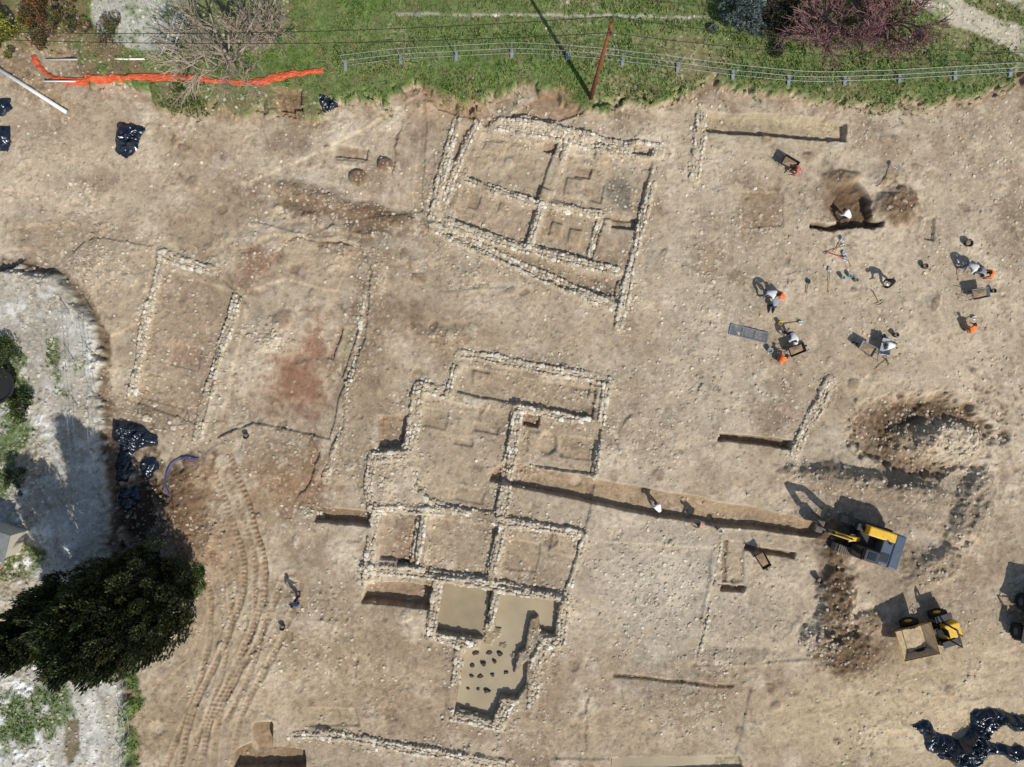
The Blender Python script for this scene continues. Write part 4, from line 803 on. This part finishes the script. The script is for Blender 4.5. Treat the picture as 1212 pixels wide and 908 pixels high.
# ------------------------------------------------------------------ excavator
def excavator():
    x,y=W(1016,637); z=gz(x,y); e=empty('excavator',x,y,z+.03,math.radians(162),'yellow and slate blue tracked excavator at the right end of the long trench','excavator')
    for s in (-1,1):
        pr=[]; 
        for k in range(9): a=math.pi/2+k*math.pi/8; pr.append((-1.35+.38*math.cos(a),.4+.38*math.sin(a)))
        for k in range(9): a=-math.pi/2+k*math.pi/8; pr.append((1.35+.38*math.cos(a),.4+.38*math.sin(a)))
        mb=MB().prism(pr,s*.95-.24,s*.95+.24)
        for k in range(22): mb.box((-1.45+k*.138,s*.95,.78),(.05,.5,.07)); mb.box((-1.45+k*.138,s*.95,.03),(.05,.5,.07))
        t=mb.build('track',M['track'],e)
        for xx in (-1.35,1.35): MB().lathe([(0,-.26),(.26,-.26),(.26,.26),(0,.26)],(xx,s*.95,.4),16,Matrix.Rotation(math.pi/2,3,'X')).build('sprocket',M['dark'],t)
    MB().box((0,0,.5),(1.8,1.5,.4)).build('undercarriage',M['dark'],e,False,.03)
    MB().lathe([(0,.7),(.6,.7),(.6,.9),(0,.9)],(0,0,0),20).build('turntable',M['dark'],e)
    MB().box((-.55,0,1.05),(2.5,2.2,.28)).build('deck',M['dark'],e,False,.04)
    MB().prism([(-1.95,.95),(-1.2,.95),(-1.2,1.95),(-1.75,1.95),(-1.95,1.75)],-1.1,1.1).build('counterweight',M['slate'],e,False,.08)
    h=MB().box((-.85,.25,1.55),(.7,1.6,.75)).build('engine_hood',M['slate'],e,False,.06)
    mb=MB()
    for k in range(7): mb.box((-1.1+k*.08,.55,1.94),(.03,.6,.02))
    mb.build('grille',M['dark'],h); MB().tube([(-.9,-.4,1.9),(-.9,-.4,2.15)],.05,8).build('exhaust',M['dark'],h,True)
    MB().box((-.45,-.78,1.55),(2.0,.6,.75)).build('side_tank',M['yellow'],e,False,.08)
    MB().box((.85,-.8,1.3),(.5,.45,.3)).build('tool_box',M['dark'],e,False,.04)
    c=MB().prism([(-.25,1.2),(.95,1.2),(1.0,1.9),(.85,2.6),(-.2,2.6),(-.25,2.5)],.28,1.05).build('cab',M['dark'],e,False,.05)
    MB().box((.3,.66,2.63),(.95,.68,.06)).build('cab_roof',M['dark'],c,False,.02); MB().box((.32,.66,2.675),(.5,.45,.03)).build('roof_window',M['glass'],c)
    MB().box((.36,1.065,2.05),(.85,.02,.65)).build('side_window',M['glass'],c); MB().add([(1.0,.33,1.6),(1.0,1.0,1.6),(.88,1.0,2.5),(.88,.33,2.5)],[(0,1,2,3)]).build('windscreen',M['glass'],c,loc=(.04,0,0))
    MB().prism([(.55,1.2),(.95,1.2),(2.2,2.75),(3.35,2.55),(3.4,2.75),(2.2,3.1),(1.95,3.0)],-.13,.13).build('boom',M['yellow'],e,False,.03)
    MB().prism([(3.1,3.0),(3.5,2.9),(3.3,1.1),(3.1,1.0)],-.1,.1).build('stick',M['dark'],e,False,.03)
    MB().prism([(3.0,1.15),(3.4,1.1),(3.3,.6),(2.95,.1),(2.5,.12),(2.55,.3),(2.85,.55)],-.38,.38).build('digging_bucket',M['track'],e,False,.03)
    for s in (-.2,.2): MB().tube([(.95,s,1.25),(1.95,s,2.6)],.05,8).build('boom_cylinder',M['steel'],e,True)
    MB().tube([(2.0,0,3.1),(3.2,0,3.05)],.05,8).build('stick_cylinder',M['dark'],e,True)
    MB().tube([(3.55,0,2.6),(3.5,0,1.2)],.05,8).build('bucket_cylinder',M['steel'],e,True)
excavator()
def dumper(px,py,rz,label,skip='ochre',hood='yellow'):
    x,y=W(px,py); z=gz(x,y); e=empty('site_dumper',x,y,z,math.radians(rz),label,'dumper')
    MB().box((-.3,0,.62),(3.0,.8,.3)).build('chassis',M['dark'],e,False,.04)
    for xx in (.85,-1.1):
        for s in (-.88,.88):
            R=Matrix.Rotation(math.pi/2,3,'X'); mb=MB().lathe([(.25,-.19),(.46,-.2),(.52,-.14),(.54,0),(.52,.14),(.46,.2),(.25,.19)],(xx,s,.54),24,R)
            for k in range(16):
                a=k*math.pi/8; mb.box((xx+.53*math.cos(a),s,.54+.53*math.sin(a)),(.05,.34,.08),Matrix.Rotation(-a+math.pi/2,3,'Y'))
            w=mb.build('wheel',M['rubber'],e); MB().lathe([(0,-.15),(.26,-.15),(.26,.15),(0,.15)],(xx,s,.54),16,R).build('rim',M[hood],w)
    o=[(2.2,-1.0,1.35),(2.2,1.0,1.35),(.0,1.05,1.6),(.0,-1.05,1.6)]; i=[(1.6,-.75,.75),(1.6,.75,.75),(.35,.75,.8),(.35,-.75,.8)]
    t=MB().add(o+i,[(0,1,5,4),(1,2,6,5),(2,3,7,6),(3,0,4,7),(4,5,6,7)]).build('skip',M[skip],e); s=t.modifiers.new('s','SOLIDIFY'); s.thickness=.03
    k=.96; o2=[(1.1+(p[0]-1.1)*k,p[1]*k,p[2]-.04) for p in o]; i2=[(p[0],p[1],p[2]+.1) for p in i]
    MB().add(o2+i2,[(0,1,5,4),(1,2,6,5),(2,3,7,6),(3,0,4,7),(4,5,6,7)]).build('dirty_lining',M['drysoil'],e)
    n=8; vs=[];fs=[]
    for a in range(n):
        for b in range(n):
            u,v=a/(n-1),b/(n-1); vs.append((.4+u*1.2,-.75+v*1.5,.93+.08*math.sin(u*3.1)*math.sin(v*3.1)+random.uniform(-.03,.03)))
    for a in range(n-1):
        for b in range(n-1): fs.append((a*n+b,a*n+b+1,(a+1)*n+b+1,(a+1)*n+b))
    MB().add(vs,fs).build('soil_load',M['drysoil'],e,True)
    MB().box((-1.35,0,1.1),(1.0,.9,.6)).build('engine_hood',M[hood],e,False,.08)
    MB().box((-.62,0,1.15),(.45,.5,.12)).build('seat',M['rubber'],e,False,.04); MB().box((-.88,0,1.4),(.1,.5,.45)).build('seat_back',M['rubber'],e,False,.04)
    MB().lathe([(.17,0),(.19,.015),(.17,.03),(.15,.015),(.17,0)],(-.22,0,1.45),16,Matrix.Rotation(-.4,3,'Y')).build('steering_wheel',M['rubber'],e,True)
    MB().tube([(-.1,0,.8),(-.2,0,1.45)],.03,6).build('steering_column',M['dark'],e)
    MB().tube([(-1.0,-.55,.8),(-1.0,-.55,2.5),(-1.0,.55,2.5),(-1.0,.55,.8)],.06,8).build('roll_bar',M['dark'],e)
    for s in (-.85,.85): MB().box((-1.1,s,1.15),(1.1,.42,.05)).build('mudguard',M['dark'],e,False,.02)
    MB().tube([(-1.6,.3,1.4),(-1.6,.3,1.8)],.04,8).build('exhaust',M['dark'],e)
dumper(1090,745,197,'yellow articulated dumper with an almost empty skip on the lower right earth')
dumper(1218,728,80,'second dumper cut off by the right edge of the picture','slate','slate')
# ------------------------------------------------------------------ light, camera
sc=bpy.context.scene
el=math.radians(44); az=(.52,-.854)
L=bpy.data.lights.new('sun','SUN'); L.energy=4.2; L.angle=math.radians(.5); L.color=(1,.97,.92); lo=bpy.data.objects.new('sun',L); COL.objects.link(lo)
lo.rotation_euler=Vector((-az[0]*math.cos(el),-az[1]*math.cos(el),-math.sin(el))).to_track_quat('-Z','Y').to_euler(); lo.location=(20,-30,40)
w=bpy.data.worlds.new('World'); sc.world=w; w.use_nodes=True; nt=w.node_tree; sk=nt.nodes.new('ShaderNodeTexSky'); sk.sky_type='NISHITA'; sk.sun_disc=False; sk.sun_elevation=el; sk.sun_rotation=math.atan2(az[0],az[1])
nt.links.new(sk.outputs['Color'],nt.nodes['Background'].inputs['Color']); nt.nodes['Background'].inputs['Strength'].default_value=.11
cam=bpy.data.cameras.new('camera'); cam.sensor_width=36; cam.lens=36*H/(1212/S); cam.clip_end=2000; co=bpy.data.objects.new('camera',cam); COL.objects.link(co); co.location=(0,0,H); co.rotation_euler=(0,0,0); sc.camera=co
sc.view_settings.view_transform='Standard'; sc.view_settings.look='None'; sc.view_settings.exposure=0
